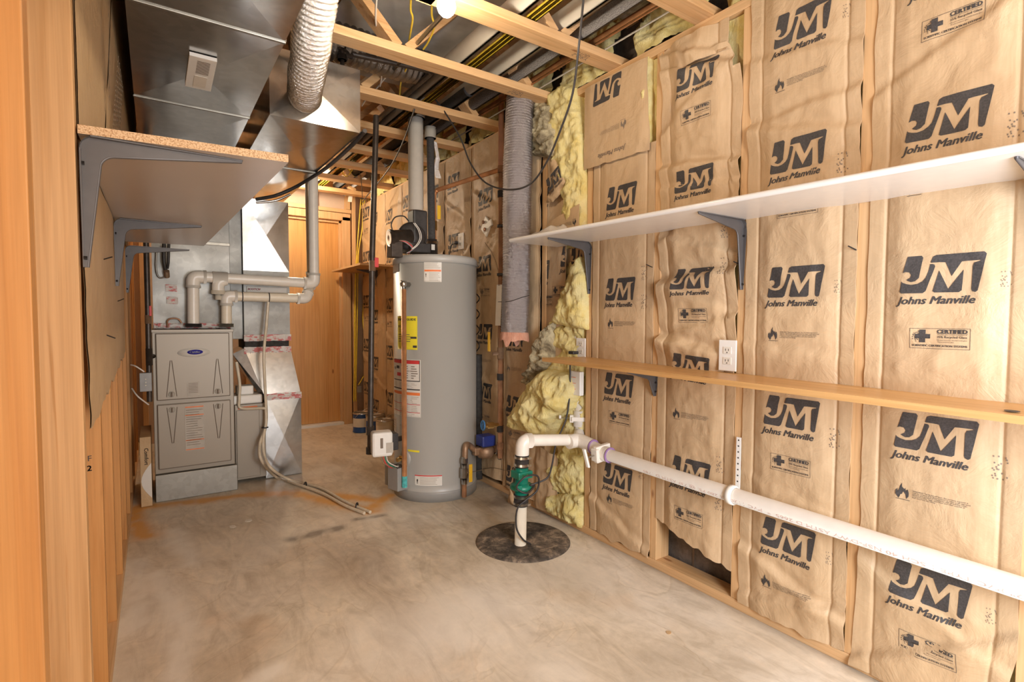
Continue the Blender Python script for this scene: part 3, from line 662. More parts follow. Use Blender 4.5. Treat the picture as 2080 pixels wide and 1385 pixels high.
# white shelf
y0, y1 = -.25, 2.23
o = board('wall_shelf', 'long white melamine shelf high on the right wall', [(1.52,y0),(1.828,y0),(1.828,y1),(1.52,y1)], [1.468,1.468,1.512,1.512], .018, ['melamine', 'melamine'])
ob('front_edge', MB().tube([(1.52, y0, 1.477), (1.52, y1, 1.521)], .0095, 10), 'melamine', o)
for y, lab in ((1.965, 'grey steel bracket under the left end of the white shelf'), (1.13, 'grey steel bracket under the middle of the white shelf'), (.325, 'grey steel bracket under the white shelf at the frame edge')):
    bracket(lab, 1, y, 1.468+(y-y0)*(.044/2.48)-.001, .27, .26, group=GB)
# oak plywood shelf
board('wall_shelf', 'varnished oak plywood shelf low on the right wall', [(1.59,-.25),(1.822,-.25),(1.822,1.99),(1.60,2.06)], [.882,.882,.905,.905], .019, ['oakY', 'oakY'])
bracket('grey steel bracket on the stud below the oak shelf', 1, 1.533, .898, .18, .12, group=GB)
ob('knot_hole', MB().cyl((1.64,.33,.9095),(1.64,.33,.9105),.014), 'black_rubber', bpy.data.objects['wall_shelf.002'])
# far little shelf
y0 = W(700,545,'Y',5.0)
board('wall_shelf', 'small light wood shelf in the far corner behind the black gas pipe', [(1.50,4.55),(1.822,4.55),(1.822,5.44),(1.50,5.44)], 1.585, .018, ['oakY', 'pineY'])
bracket('small dark bracket under the far corner shelf', 1, 4.98, 1.585, .22, .22, group=GB)
# plastic sheet on white shelf
mb = MB(); n = 16; vs = []
for i in range(n+1):
    for j in range(n+1):
        u, v = i/n, j/n; y = 1.98+.22*u; x = 1.57+.2*v; e = (1-abs(2*u-1)**3)*(1-abs(2*v-1)**3)
        vs.append(Vector((x, y, 1.532+.085*max(0, e)*(1-u*.75)*(.7+.6*fbm(x*9, y*9, 3))+.004*abs(fbm(x*40, y*40, 1)))))
mb.add(vs, [(i*(n+1)+j, i*(n+1)+j+1, (i+1)*(n+1)+j+1, (i+1)*(n+1)+j) for i in range(n) for j in range(n)], True)
ob('plastic_bag', mb, 'clear_film', label='crumpled clear plastic bag on the left end of the white shelf', cat='plastic bag')
# ------------------------------------------------------------------ sump pit and PVC piping
mb = MB().lathe((1.505,2.085,0), [(0,.012),(.19,.012),(.225,.010),(.236,.004),(.238,0)], 56)
ob('sump_cover', mb, ['sump'], label='round stained black sump pit cover set in the floor', cat='sump cover')
S = thing('sump_discharge_pipe', 'cream plastic riser with green check valve standing on the sump cover', 'pipe', (1.457,2.04,.01))
ob('riser_pipe', MB().cyl((1.457,2.04,.012), (1.460,2.04,.215), .0285), 'pvc_warm', S)
def coupling(par, a, b, r, d=(0,0,1)):
    c = ob('rubber_coupling', MB().cyl(a, b, r), 'black_rubber', par)
    a, b = Vector(a), Vector(b)
    for t in (.2, .8):
        q = a.lerp(b, t); dd = (b-a).normalized()
        m = MB().cyl(q-dd*.006, q+dd*.006, r+.002); m.obox(q+Vector((r*.5,-r-.004,0)), (.008,0,0), (0,.004,0), (0,0,.005)); ob('clamp', m, 'steel', c)
coupling(S, (1.460,2.04,.205), (1.461,2.04,.262), .036)
m = MB().cyl((1.461,2.04,.26), (1.464,2.04,.40), .032); m.lathe((1.462,2.04,.295), [(.03,-.012),(.055,-.006),(.058,0),(.055,.012),(.05,.016),(.033,.022)], 28); m.obox((1.463,2.04,.36), (.042,0,0), (0,.036,0), (0,0,.018), .005); m.obox((1.415,2.0,.31),(.014,0,0),(0,.012,0),(0,0,.012),.003)
cv = ob('check_valve', m, 'green', S, label='green check valve body')
t = fit(text2d('Zoeller', 1, .2, .02), .05); d = ray(1065, 950); d.z = 0; d.normalize(); rt = Vector((d.y, -d.x, 0))
m = MB(); m.add([Vector((1.463,2.04,.36))-Vector((0,.0372,0))+Vector((a,0,b)) for a, b in t[0]], t[1]); ob('lettering', m, 'green_text', cv)
coupling(S, (1.464,2.04,.395), (1.465,2.04,.455), .035)
PJ = W(1176,893,'X',1.78)
path = arc_path([(1.465,2.04,.45),(1.467,2.04,.525),(PJ.x, PJ.y, PJ.z+.0)], .065, 8)
ob('elbow', MB().tube(path[:9], .034, 18), 'pvc', S); ob('cross_pipe', MB().tube(path[8:], .029, 18), 'pvc', S)
ob('socket_ring', MB().cyl(path[7], path[8]+(path[-1]-path[8]).normalized()*.02, .0365), 'pvc', S)
# junction + long drain pipe along wall
LP0 = W(1240,925,'X',1.765); LP1 = W(2060,1190,'X',1.765); dl = (LP1-LP0).normalized(); PE = LP0+dl*2.0; PS = LP0-dl*((LP0-Vector((1.765, PJ.y, PJ.z))).length)
D = thing('drain_pipe', 'long white PVC drain pipe sloping across the right wall', 'pipe', tuple(LP0))
ob('straight_pipe', MB().cyl(LP0, PE, .0285, 24), 'pvc', D)
m = MB(); m.tube(arc_path([PJ+Vector((-.07,.0,-.003)), PJ, PJ.lerp(LP0, .45)], .05), .036, 18); ob('junction_fitting', m, 'pvc', D)
ob('short_pipe', MB().cyl(PJ.lerp(LP0,.4), LP0, .029, 20), 'pvc', D)
for f in (.47, .98): ob('glue_ring', MB().cyl(PJ.lerp(LP0,f), PJ.lerp(LP0,f)+dl*.004, .0372), 'pvc_purple', D)
def gate_valve(par, c, d, side, up=False):
    c = Vector(c); d = Vector(d).normalized(); side = Vector(side).normalized(); th = d.cross(side).normalized()
    g = ob('gate_valve', MB().cyl(c-d*.042, c+d*.042, .036).obox(c-side*.0, d*.012, side*.046, th*.04, .004).obox(c+side*.045, d*.02, side*.01, th*.03, .003), 'pvc', par, label='white slide gate valve')
    ob('stem', MB().cyl(c+side*.05, c+side*.10, .004, 8), 'steel', g)
    ob('handle', MB().obox(c+side*.105, (th*.042+d*.012), side*.006, d.cross(th).cross(th)*.009, .003), 'white_plastic', g)
gate_valve(D, LP0-dl*.055, dl, (-1,0,-.1))
# strap hanger
yh = W(1487,1010,'X',1.765); ph = LP0+dl*((LP0.y-yh.y)/abs(dl.y))
H = thing('pipe_hanger', 'white perforated plastic strap hanger holding the drain pipe', 'pipe hanger', tuple(ph))
top = Vector((1.815, W(1501,888,'X',1.815).y, W(1501,888,'X',1.815).z))
m = MB(); q = Vector((0,.009,0)); b0 = ph+Vector((.035,0,0)); m.obox((top+b0)/2+Vector((.0,0,0)), (b0-top)/2, q, (.0015,0,0)); m.mat(1)
for k in range(9): c = top.lerp(b0, (k+.5)/9.5); m.cyl(c-Vector((.0022,0,0)), c-Vector((.0012,0,0)), .003, 8)
ob('strap', m, ['white_plastic', 'black_rubber'], H); ob('clamp_ring', MB().lathe(ph-dl*.012, [(.0295,0),(.036,0),(.037,.012),(.036,.024),(.0295,.024)], 24, dl), 'white_plastic', H)
# red printing along the drain pipe
t = fit(text2d('3-1/2" PVC TYPE 1 SCH 40 NSF-DWV ASTM D 2665  *  PVC 1120 PR 280 PSI @ 73F ASTM D 1785', 1), 1.25); m = MB(); n_ = dl.cross(Vector((0,0,1))).normalized(); n_ = n_ if n_.x < 0 else -n_; u_ = n_.cross(dl).normalized(); u_ = u_ if u_.z > 0 else -u_
m.add([LP0+dl*(.85-a)+(n_*cos(-.35-b*22)+u_*sin(-.35-b*22))*.0289 for a, b in t[0]], t[1]); plain('faint_red', (.74,.54,.49), .5); ob('printing', m, 'faint_red', D)
# vertical stack in the torn bay
VB = W(1178,880,'X',1.85); VT = W(1172,640,'X',1.865)
V = thing('vertical_drain_pipe', 'white vertical PVC pipe among yellow glass wool behind the oak shelf end', 'pipe', tuple(VB))
ob('straight_pipe', MB().cyl((VB.x, VB.y, VB.z+.03), (VT.x, VT.y, VT.z+.02), .026), 'pvc', V)
ob('bend', MB().tube(arc_path([(VB.x, VB.y, VB.z+.07), (VB.x, VB.y, VB.z+.01), tuple(PJ+Vector((.0,.01,-.0)))], .05), .029, 16), 'pvc', V)
gv = W(1177,850,'X',1.84); gate_valve(V, (VB.x, VB.y, gv.z), (0,0,1), (-.75,.66,0))
bx = W(1172,778,'X',1.80)
B = ob('plug_in_switch', MB().obox(bx, (.014,0,0), (0,.038,0), (0,0,.062), .004), ['white_plastic'], label='white plastic pump control box under the oak shelf end', cat='control box')
for k in (-.03, .0, .03): ob('slot', MB().obox(bx+Vector((-.0145,.01,k)), (.0008,0,0), (0,.016,0), (0,0,.0012)), 'orange', B)
# outlets
def outlet(label, c, n, w=.072, h=.118, plug=False):
    c = Vector(c); n = Vector(n); s = Vector((n.y, -n.x, 0)); u = Vector((0,0,1))
    o = ob('wall_outlet', MB().obox(c+n*.003, s*w/2, n*.003, u*h/2, .0025), 'white_plastic', label=label, cat='outlet')
    for k in (-.02, .02):
        r = ob('receptacle', MB().obox(c+n*.0068+u*k, s*.017, n*.001, u*.0135, .0008), 'offwhite', o)
        ob('slots', MB().obox(c+n*.008+u*(k+.002)+s*.006, s*.001, n*.0004, u*.004).obox(c+n*.008+u*(k+.002)-s*.006, s*.001, n*.0004, u*.004).obox(c+n*.008+u*(k-.008), s*.002, n*.0004, u*.002), 'black_rubber', r)
    return o
outlet('white duplex outlet on the crumpled paper above the oak shelf', W(1479,722,'X',1.80), (-1,0,0), .074, .118)
outlet('small white outlet beside the stud at the left end of the oak shelf', W(1181,706,'X',1.826), (-1,0,0), .07, .10)
outlet('white outlet with a black plug on the paper above the water heater', W(937,490,'X',1.81), (-1,0,0), .075, .115)
mb = MB().obox(W(1165,716,'X',1.80), (.02,0,0), (0,.02,0), (0,0,.008), .004); ob('power_plug', mb, 'black_rubber', label='black plug in the outlet at the left end of the oak shelf', cat='plug')
def cable(label, pts, r, mat, cat='cable', group=None, k=7, name='cable'): return ob(name, MB().tube(smooth_path(pts, k), r, 8), mat, label=label, cat=cat, group=group)
# sump cord
c0 = [W(1157,725,'X',1.79), W(1158,745,'X',1.775), W(1157,800,'X',1.77), W(1150,850,'X',1.74), W(1130,900,'X',1.66), W(1120,950,'X',1.6), W(1110,972,'X',1.56), W(1078,985,'Y',1.99)]
c1 = [Vector((1.50,1.985,.31)), Vector((1.44,1.965,.29)), Vector((1.395,1.985,.32)), Vector((1.43,1.965,.37)), Vector((1.505,1.965,.36)), Vector((1.51,1.975,.29)), Vector((1.45,1.985,.25)), Vector((1.41,2.0,.21)), Vector((1.405,2.0,.12)), Vector((1.435,1.99,.06)), Vector((1.475,1.99,.03)), Vector((1.49,2.0,.018))]
cable('black pump cord hanging from the outlet and looped round the green valve', c0+c1, .0045, 'black_rubber', 'cable')
# ------------------------------------------------------------------ water heater
HC = Vector((1.50, 3.06, 0)); HR = .265
HT = thing('water_heater', 'tall grey cylindrical gas water heater', 'water heater', tuple(HC))
ob('tank', MB().lathe(HC, [(0,.02),(HR*.96,.02),(HR,.03),(HR,.10),(HR,.10),(HR,1.465),(HR,1.465)], 72), 'tank', HT)
ob('base_ring', MB().lathe(HC, [(HR-.01,.0),(HR+.002,.0),(HR+.004,.05),(HR+.004,.058),(HR,.062)], 72), 'tank_dark', HT)
ob('top_lid', MB().lathe(HC, [(HR,1.452),(HR+.006,1.452),(HR+.006,1.485),(HR-.004,1.50),(HR-.03,1.502),(0,1.505)], 72), 'tank', HT)
ANG0 = atan2(-HC.y, -HC.x)
def hit(px, py, R=HR):
    d = ray(px, py); ox, oy = CAM.x-HC.x, CAM.y-HC.y; A = d.x**2+d.y**2; B = 2*(ox*d.x+oy*d.y); C = ox*ox+oy*oy-R*R; disc = B*B-4*A*C
    t = (-B-sqrt(max(0, disc)))/(2*A); q = CAM+d*t; return atan2(q.y-HC.y, q.x-HC.x), q.z
def cyl_pt(a, z, r): return Vector((HC.x+cos(a)*r, HC.y+sin(a)*r, z))
def tank_label(name, px0, py0, px1, py1, items, base='label_white', label=None):
    """items: (kind, material index, ...) laid out in unit coordinates, u to the right, v up"""
    a0, z1 = hit(px0, py0); a1, z0 = hit(px1, py1); _, z1 = hit((px0+px1)/2, py0); _, z0 = hit((px0+px1)/2, py1)
    if a1 < a0-pi: a1 += 2*pi
    mb = MB()
    def P(u, v, r): return cyl_pt(a0+(a1-a0)*u, z0+(z1-z0)*v, r)
    def put(t, r):
        mb.add([P(u, v, r) for u, v in t[0]], t[1], True)
    put(rect2d(0, 0, 1, 1, .12), HR+.0012); mats = [base, 'ink_soft', 'red', 'orange', 'label_grey', 'ink']
    for it in items:
        mb.mi = it[1]
        if it[0] == 'r': put(rect2d(*it[2:], .12), HR+.0018)
        elif it[0] == 'l':
            _, _, u0, u1, v0, v1, n = it
            for k in range(n):
                v = v0+(v1-v0)*k/max(1, n-1); put(rect2d(u0, v-.25*(v1-v0)/n, u0+(u1-u0)*random.uniform(.75, 1), v+.18*(v1-v0)/n, .2), HR+.0018)
        elif it[0] == 't':
            _, _, txt, u, v, w, h = it; t = fit(text2d(txt, 1, 0, .02), w, u, v, h); put(t, HR+.002)
    return ob(name, mb, mats, HT, label=label)
tank_label('energy_label', 808, 642, 848, 710, [('t',5,'ENERGYGUIDE',.5,.9,.9,.07),('t',5,'$ 259',.24,.69,.32,.07),('l',1,.1,.45,.55,.6,2),('l',1,.08,.85,.25,.45,4),('r',5,.72,.33,.97,.39),('r',5,.82,.06,.98,.13),('r',5,.46,.8,.54,.86)], 'yellow_label', 'yellow energy guide label')
tank_label('warning_label', 861, 526, 897, 573, [('l',4,.06,.94,.6,.9,9),('r',3,.03,.46,.97,.54),('l',4,.3,.94,.08,.4,6),('t',1,'!',.12,.3,.06,.16)])
tank_label('warning_label', 801, 730, 855, 846, [('r',5,.02,.62,.98,.635),('r',5,.02,.985,.98,.99),('r',5,.02,.635,.035,.99),('r',5,.965,.635,.98,.99),('r',2,.035,.925,.965,.985),('t',2,'DANGER',.5,.955,.0001,.0001),('l',1,.5,.93,.68,.88,6),('r',5,.22,.83,.36,.88),('r',2,.25,.7,.42,.76),('t',5,'NO',.13,.83,.1,.05),('l',4,.05,.95,.52,.58,4),('r',5,.02,.47,.98,.49),('r',3,.02,.38,.98,.43),('l',4,.05,.95,.24,.35,5),('r',2,.02,.215,.98,.225),('l',4,.05,.95,.1,.19,4),('r',2,.02,.075,.98,.085),('l',4,.05,.95,.02,.05,2)])
tank_label('warning_label', 843, 965, 898, 987, [('r',2,.0,.88,1,.98),('l',4,.2,.95,.15,.75,6),('t',5,'!',.1,.4,.06,.4)])
tank_label('side_label', 790.5, 700, 799, 845, [('r',3,.0,.72,1,.78),('l',4,.1,.9,.8,.97,8),('r',2,.2,.6,.8,.68),('l',4,.1,.9,.05,.5,14)])
tank_label('yellow_sticker', 829, 914, 852, 918, [], 'yellow_label')
tank_label('badge', 789, 534, 812, 554, [('r',5,0,0,1,.06),('r',5,0,.94,1,1),('r',5,0,0,.05,1),('r',5,.95,0,1,1)], 'label_grey')
tank_label('side_label', 793, 843, 806, 873, [('l',4,.2,.8,.3,.8,4)])
# access panel ridge
m = MB(); pts = [hit(a, b) for a, b in ((797,862),(815,862),(820,872),(822,905),(822,950))]; m.tube([cyl_pt(a, z, HR+.001) for a, z in pts], .003, 6); ob('panel_ridge', m, 'tank', HT)
# relief valve and copper discharge pipe
a, z = hit(831, 578); c = cyl_pt(a, z, HR); nrm = Vector((cos(a), sin(a), 0)); m = MB().cyl(c-nrm*.01, c+nrm*.05, .014).sph(c+nrm*.052, .021, 14); m.cyl(c+nrm*.05, c+nrm*.05+Vector((0,0,-.05)), .014)
m.obox(c+nrm*.05+Vector((0,0,.018)), nrm*.02, nrm.cross(Vector((0,0,1)))*.006, (0,0,.003)); ob('relief_valve', m, 'steel', HT)
m = MB(); a2, z2 = hit(838, 945); m.cyl(c+nrm*.05+Vector((0,0,-.03)), (c+nrm*.05).xy.to_3d()+Vector((0,0,.16)), .015); dp = ob('discharge_pipe', m, 'copper', HT, label='copper discharge pipe')
b = (c+nrm*.05).xy.to_3d(); ob('pipe_end', MB().cyl(b+Vector((0,0,.10)), b+Vector((0,0,.168)), .0158), 'patina', dp, label='blue-green corroded pipe end')
# drain cock
a, z = hit(822, 930, HR); c = cyl_pt(a, z, HR); nrm = Vector((cos(a), sin(a), 0)); ob('drain_flange', MB().lathe(c-nrm*.004, [(0,.012),(.028,.012),(.046,.006),(.05,0)], 24, nrm), 'tank', HT)
ob('drain_valve', MB().cyl(c, c+nrm*.05, .010).cyl(c+nrm*.045+Vector((0,0,-.0)), c+nrm*.06, .014).obox(c+nrm*.03+Vector((0,0,.014)), nrm*.006, nrm.cross(Vector((0,0,1)))*.012, (0,0,.006)), 'brass', HT)
# burner shroud boxes
A = W(780, 962, 'Y', 2.86); ax = atan2(2.86-3.06, A.x-1.5)
nd = Vector((cos(ANG0-.85), sin(ANG0-.85), 0)); c = HC+nd*.305+Vector((0,0,.145)); sd = Vector((-nd.y, nd.x, 0))
m = MB().obox(c+sd*.0, sd*.05, nd*.04, (0,0,.07), .004).obox(c-sd*.085-nd*.012, sd*.028, nd*.028, (0,0,.065), .004); ob('burner_cover', m, 'tank_dark', HT)
ob('cover_opening', MB().obox(c+Vector((0,0,.071)), sd*.04, nd*.03, (0,0,.002)), 'black_rubber', HT)
# gas control
g = W(775, 900, 'Y', 2.93)
G = ob('gas_control', MB().obox(g, (.058,-.012,0), (.01,.045,0), (0,0,.072), .014), 'white_plastic', HT, label='white gas control housing')
ob('control_body', MB().obox(g+Vector((.075,.03,0)), (.025,0,0), (0,.045,0), (0,0,.05), .004).cyl(g+Vector((.07,.03,.0)), (1.27,3.0,g.z), .016), 'black_rubber', G)
ob('control_label', MB().obox(g+Vector((.03,-.052,-.02)), (.02,-.004,0), (.001,.002,0), (0,0,.03)), 'label_grey', G)
ob('control_slot', MB().obox(g+Vector((-.015,-.044,.01)), (.008,-.001,0), (.001,.002,0), (0,0,.03), .002), 'ink_soft', G)
for k, (mt, dx) in enumerate((('red',0),('green',.012),('white_wire',.02),('twine',-.012))):
    cable_pts = [g+Vector((dx,-.02,-.065)), g+Vector((dx+.01,-.03,-.11)), g+Vector((dx+.05+.01*k,-.02,-.15)), c+Vector((.0,0,.075))]
    ob('control_wire', MB().tube(smooth_path(cable_pts), .003, 6), mt, G)
# blower assembly on top
def T(px, py, y=3.02): return W(px, py, 'Y', y)
m = MB(); bc = T(838, 482); bw = ob('blower_housing', MB().lathe(bc+Vector((-.02,-.045,0)), [(0,0),(.075,0),(.088,.02),(.088,.075),(.075,.09),(0,.09)], 32, (.25,1,0)).obox(T(848,462), (.047,0,0), (0,.05,0), (0,0,.10), .01).obox(T(846,505), (.07,0,0), (0,.06,0), (0,0,.03), .006), 'black_rubber', HT)
ob('blower_motor', MB().cyl(T(795,483,2.97), T(833,481,2.99), .045, 24).cyl(T(790,483,2.97), T(797,483,2.97), .05, 24), 'black_pipe', bw)
ob('motor_cap', MB().cyl(T(789,483,2.968), T(791,483,2.968), .042, 24), 'bronze', bw)
ob('intake_box', MB().obox(T(802,506,2.98), (.035,0,0), (0,.04,0), (0,0,.05), .004), 'black_pipe', bw)
ob('motor_wire', MB().tube(smooth_path([T(797,468,2.95), T(795,455,2.95), T(803,441,2.95), T(820,439,2.95), T(830,449,2.97)]), .004, 8), 'black_rubber', bw)
for k in (0, 3): ob('tubing', MB().tube(smooth_path([T(840+k,453,2.93), T(849+k,466,2.92), T(853+k,482,2.92), T(847+k,496,2.92), T(836+k,506,2.93)]), .0025, 6), 'white_wire', bw)
for k in range(3): ob('motor_wire', MB().tube(smooth_path([T(806+4*k,488,2.94), T(826,490+k*2,2.93), T(838,500+k*3,2.93), T(832-k*3,514,2.95)]), .003, 6), ('ink_soft','red','grey_insul')[k], bw)
# flue pipe
vz = W(845,432,'Y',3.06); VX = vz.x
VP = thing('flue_pipe', 'white PVC flue pipe rising from the water heater blower', 'pipe', (VX, 3.06, vz.z-.08))
ob('straight_pipe', MB().cyl((VX,3.06,vz.z), (VX,3.06,2.42), .047, 28), 'pvc', VP)
ob('pipe_socket', MB().cyl((VX,3.06,2.36), (VX,3.06,2.5), .057, 28), 'pvc', VP)
cp = ob('rubber_coupling', MB().cyl((VX,3.06,vz.z-.12), (VX,3.06,vz.z+.01), .051, 28), 'bronze', VP, label='brown metal coupling')
ob('clamp', MB().cyl((VX,3.06,vz.z-.012), (VX,3.06,vz.z+.004), .0525, 28).cyl((VX,3.06,vz.z-.09), (VX,3.06,vz.z-.074), .0525, 28), 'steel', cp)
# grey foam covered pipe
f0 = W(877,505,'Y',3.10); f1 = W(874,275,'Y',3.10)
FP = thing('foam_covered_pipe', 'dark grey foam covered pipe beside the white flue pipe', 'pipe', (f0.x, 3.10, 1.5))
ob('foam_sleeve', MB().cyl((f0.x,3.1,1.62), (f1.x,3.1,f1.z), .024, 18), 'grey_foam', FP)
ob('elbow_wrap', MB().cyl((f1.x,3.1,f1.z-.02), (f1.x,3.1,f1.z+.05), .037, 18), 'offwhite', FP)
ob('lower_coupling', MB().cyl((f0.x+.0,3.1,1.503), (f0.x,3.1,1.63), .034, 18), 'black_rubber', FP)
ob('clamp', MB().cyl((f0.x,3.1,1.60), (f0.x,3.1,1.615), .0355, 18).cyl((f0.x,3.1,1.51), (f0.x,3.1,1.525), .0355, 18), 'steel', FP)
ob('white_tag', MB().obox((f0.x-.008,3.064,1.575), (.012,0,0), (0,.0008,0), (0,0,.018)), 'label_white', FP)
ob('upper_run', MB().cyl((f1.x,3.1,f1.z+.05), (f1.x+.02,3.1,f1.z+.03), .03).cyl((f1.x, 2.6, 2.40), (f1.x, 5.2, 2.40), .034, 16), 'grey_foam', FP)
# silver tape hanging
m = MB(); P = [W(884,288,'Y',3.12), W(889,320,'Y',3.13), W(886,345,'Y',3.12), W(891,362,'Y',3.13)]
for (a, b), w in zip(zip(P, P[1:]), (.012,.016,.02)): m.obox((a+b)/2, (b-a)/2, (w,0,0), (0,.0006,0))
ob('tape_strip', m, 'foil', label='crumpled silver tape strip hanging beside the foam covered pipe', cat='tape')
# copper with yellow valve to heater top + horizontal branch + riser
r0 = W(1014,185,'X',1.755); RY = 2.68; RX = 1.755
CR = thing('copper_riser', 'tall copper water riser on the paper wall right of the tank', 'pipe', (RX, RY, .24))
def rz(py): return W(1015, py, 'X', RX).z
ob('upper_pipe', MB().cyl((RX,RY,rz(345)), (RX,RY,2.6), .0165, 14), 'copper_bright', CR); ob('lower_pipe', MB().cyl((RX,RY,rz(930)), (RX,RY,rz(345)), .0155, 14), 'copper_brown', CR)
for py in (345, 395, 765, 870, 905): ob('pipe_joint', MB().cyl((RX,RY,rz(py)-.02), (RX,RY,rz(py)+.02), .0205, 14), 'black_rubber' if py in (395, 765, 870) else 'copper_brown', CR)
for py in (460, 558): ob('pipe_strap', MB().lathe((RX,RY,rz(py)), [(.0155,-.008),(.023,-.008),(.023,.008),(.0155,.008)], 14).obox((RX+.03,RY-.012,rz(py)), (.03,0,0), (0,.005,0), (0,0,.006)), 'black_rubber', CR)
vz1 = rz(717); vv = ob('ball_valve', MB().cyl((RX,RY,vz1-.035), (RX,RY,vz1+.035), .02, 14).cyl((RX,RY,vz1), (RX-.05,RY+.01,vz1), .012, 10), 'bronze', CR)
ob('yellow_handle', MB().obox((RX-.055,RY+.045,vz1+.07), (.002,0,0), (0,.013,0), (0,0,.06), .0015), 'yellow_handle', vv, label='yellow lever handle')
# insulation tag (yellowish paper sleeve) on riser
m = MB(); m.obox((RX-.018,RY-.008,rz(620)), (.003,.002,0), (-.004,.024,0), (0,-.008,.125), .002).mat(1).obox((RX-.0222,RY-.008,rz(580)), (.0008,0,0), (0,.018,0), (0,0,.0015))
ob('manual_booklet', m, ['offwhite', 'ink_soft'], label='folded yellowish paper booklet wired to the copper riser', cat='booklet')
# branch across to yellow valve
hb = W(880,385,'Y',3.15); pipeX = W(882,430,'Y',3.15).x
BR = thing('copper_branch', 'copper branch pipe running down into the tank top with a yellow valve', 'pipe', (pipeX, 3.15, 1.505))
ob('branch_pipe', MB().tube(arc_path([(RX, RY, rz(345)), (pipeX+.02, 3.15, hb.z), (pipeX, 3.15, hb.z-.03), (pipeX, 3.15, 1.503)], .02), .014, 12), 'copper', BR)
bv = ob('ball_valve', MB().cyl((pipeX,3.15,1.70), (pipeX,3.15,1.76), .019, 12).cyl((pipeX,3.15,1.52), (pipeX,3.15,1.56), .016, 12), 'brass', BR)
ob('yellow_handle', MB().obox((pipeX+.02,3.12,1.815), (.012,0,0), (0,.002,0), (0,0,.045), .0015), 'yellow_handle', bv, label='yellow lever handle')
# lower right: circulation pump, valves
PC = W(985,912,'Y',2.80)
PU = thing('circulation_pump', 'bronze circulation pump with blue cap right of the tank', 'pump', tuple(PC+Vector((0,0,-.06))))
ob('pump_body', MB().lathe(PC+Vector((-.0,0,-.03)), [(0,-.02),(.045,-.02),(.058,0),(.058,.035),(.045,.05),(0,.05)], 24).obox(PC+Vector((0,0,-.005)), (.085,.0,0), (0,.02,0), (0,0,.025), .008), 'bronze', PU)
ob('pump_motor', MB().obox(PC+Vector((.0,-.01,.06)), (.05,0,0), (0,.045,0), (0,0,.035), .01), 'blue', PU)
ob('union_elbow', MB().tube(arc_path([PC+Vector((-.07,0,.0)), PC+Vector((-.125,0,.05)), W(945,905,'Y',2.76)+Vector((0,0,.0)), W(944,940,'Y',2.76)], .03), .018, 14), 'bronze', PU)
ob('union_nut', MB().cyl(PC+Vector((.075,0,-.02)), PC+Vector((.11,0,-.03)), .024, 6).tube(arc_path([PC+Vector((.1,0,-.03)), (RX, RY, rz(925)-.02), (RX, RY, rz(915))], .03), .015, 12), 'steel', PU)
bvp = W(943,960,'Y',2.76)
V2 = ob('valve_stack', MB().cyl(bvp+Vector((0,0,-.07)), bvp+Vector((0,0,.10)), .017, 12).cyl(bvp+Vector((0,0,-.03)), bvp+Vector((0,0,.03)), .026, 8).cyl(bvp+Vector((0,0,.06)), bvp+Vector((0,0,.09)), .023, 8), 'steel', PU)
ob('yellow_handle', MB().obox(bvp+Vector((.028,-.03,.0)), (.012,0,0), (0,.002,0), (0,0,.055), .0015), 'yellow_handle', V2, label='yellow lever handle')
ob('rusty_nipple', MB().cyl(bvp+Vector((0,0,-.15)), bvp+Vector((0,0,-.07)), .015, 12), 'copper_brown', V2)
w0 = W(980,865,'X',RX)
GV = thing('wheel_valve', 'brass wheel valve with blue handwheel on the copper riser', 'valve', tuple(w0))
gp = Vector((RX, RY, rz(862))); gh = W(981,864,'X',1.64); dd = (gh-gp).normalized()
ob('valve_body', MB().cyl(gp, gh, .012, 12).cyl(gp.lerp(gh,.4), gp.lerp(gh,.75), .019, 10), 'brass', GV)
m = MB(); u, w = frame_of(dd); m.tube([gh+(u*cos(a*pi/10)+w*sin(a*pi/10))*.028 for a in range(21)], .005, 8)
for k in range(5): a = k*2*pi/5; m.tube([gh, gh+(u*cos(a)+w*sin(a))*.027], .0035, 6)
ob('handwheel', m, 'blue_valve', GV)
# black insulated pipe & coiled cord behind tank
bx0 = W(971,720,'X',1.79); ob('black_sleeve_pipe', MB().tube([(1.79,bx0.y,.03),(1.79,bx0.y,.5),(1.785,bx0.y,bx0.z)], .032, 16), 'duct_black', label='thick black sleeved pipe standing behind the tank', cat='pipe')
pts = []
for k in range(60):
    t = k/59; pp_ = W(966+ (4 if k % 2 else -1) + 3*t, 530+200*t, 'X', 1.80); pts.append(pp_+Vector((0, .004*sin(k*1.6), 0)))
ob('coiled_cord', MB().tube(smooth_path(pts[:8], 3)+smooth_path([pts[8]]+[W(967+(7 if k % 2 else -3), 590+16*k, 'X', 1.79) for k in range(9)], 4), .004, 6), 'black_rubber', label='black coiled cord zigzagging down behind the tank', cat='cord')
# plug above heater
pl = W(925,493,'X',1.795); mb = MB().obox(pl, (.015,0,0), (0,.022,0), (0,0,.009), .003); mb.tube(smooth_path([pl+Vector((0,.02,0)), W(916,500,'X',1.77), W(913,515,'X',1.74), W(912,520,'X',1.72)]), .0035, 6)
ob('power_plug', mb, 'black_rubber', label='black plug and cord in the outlet above the tank', cat='plug')
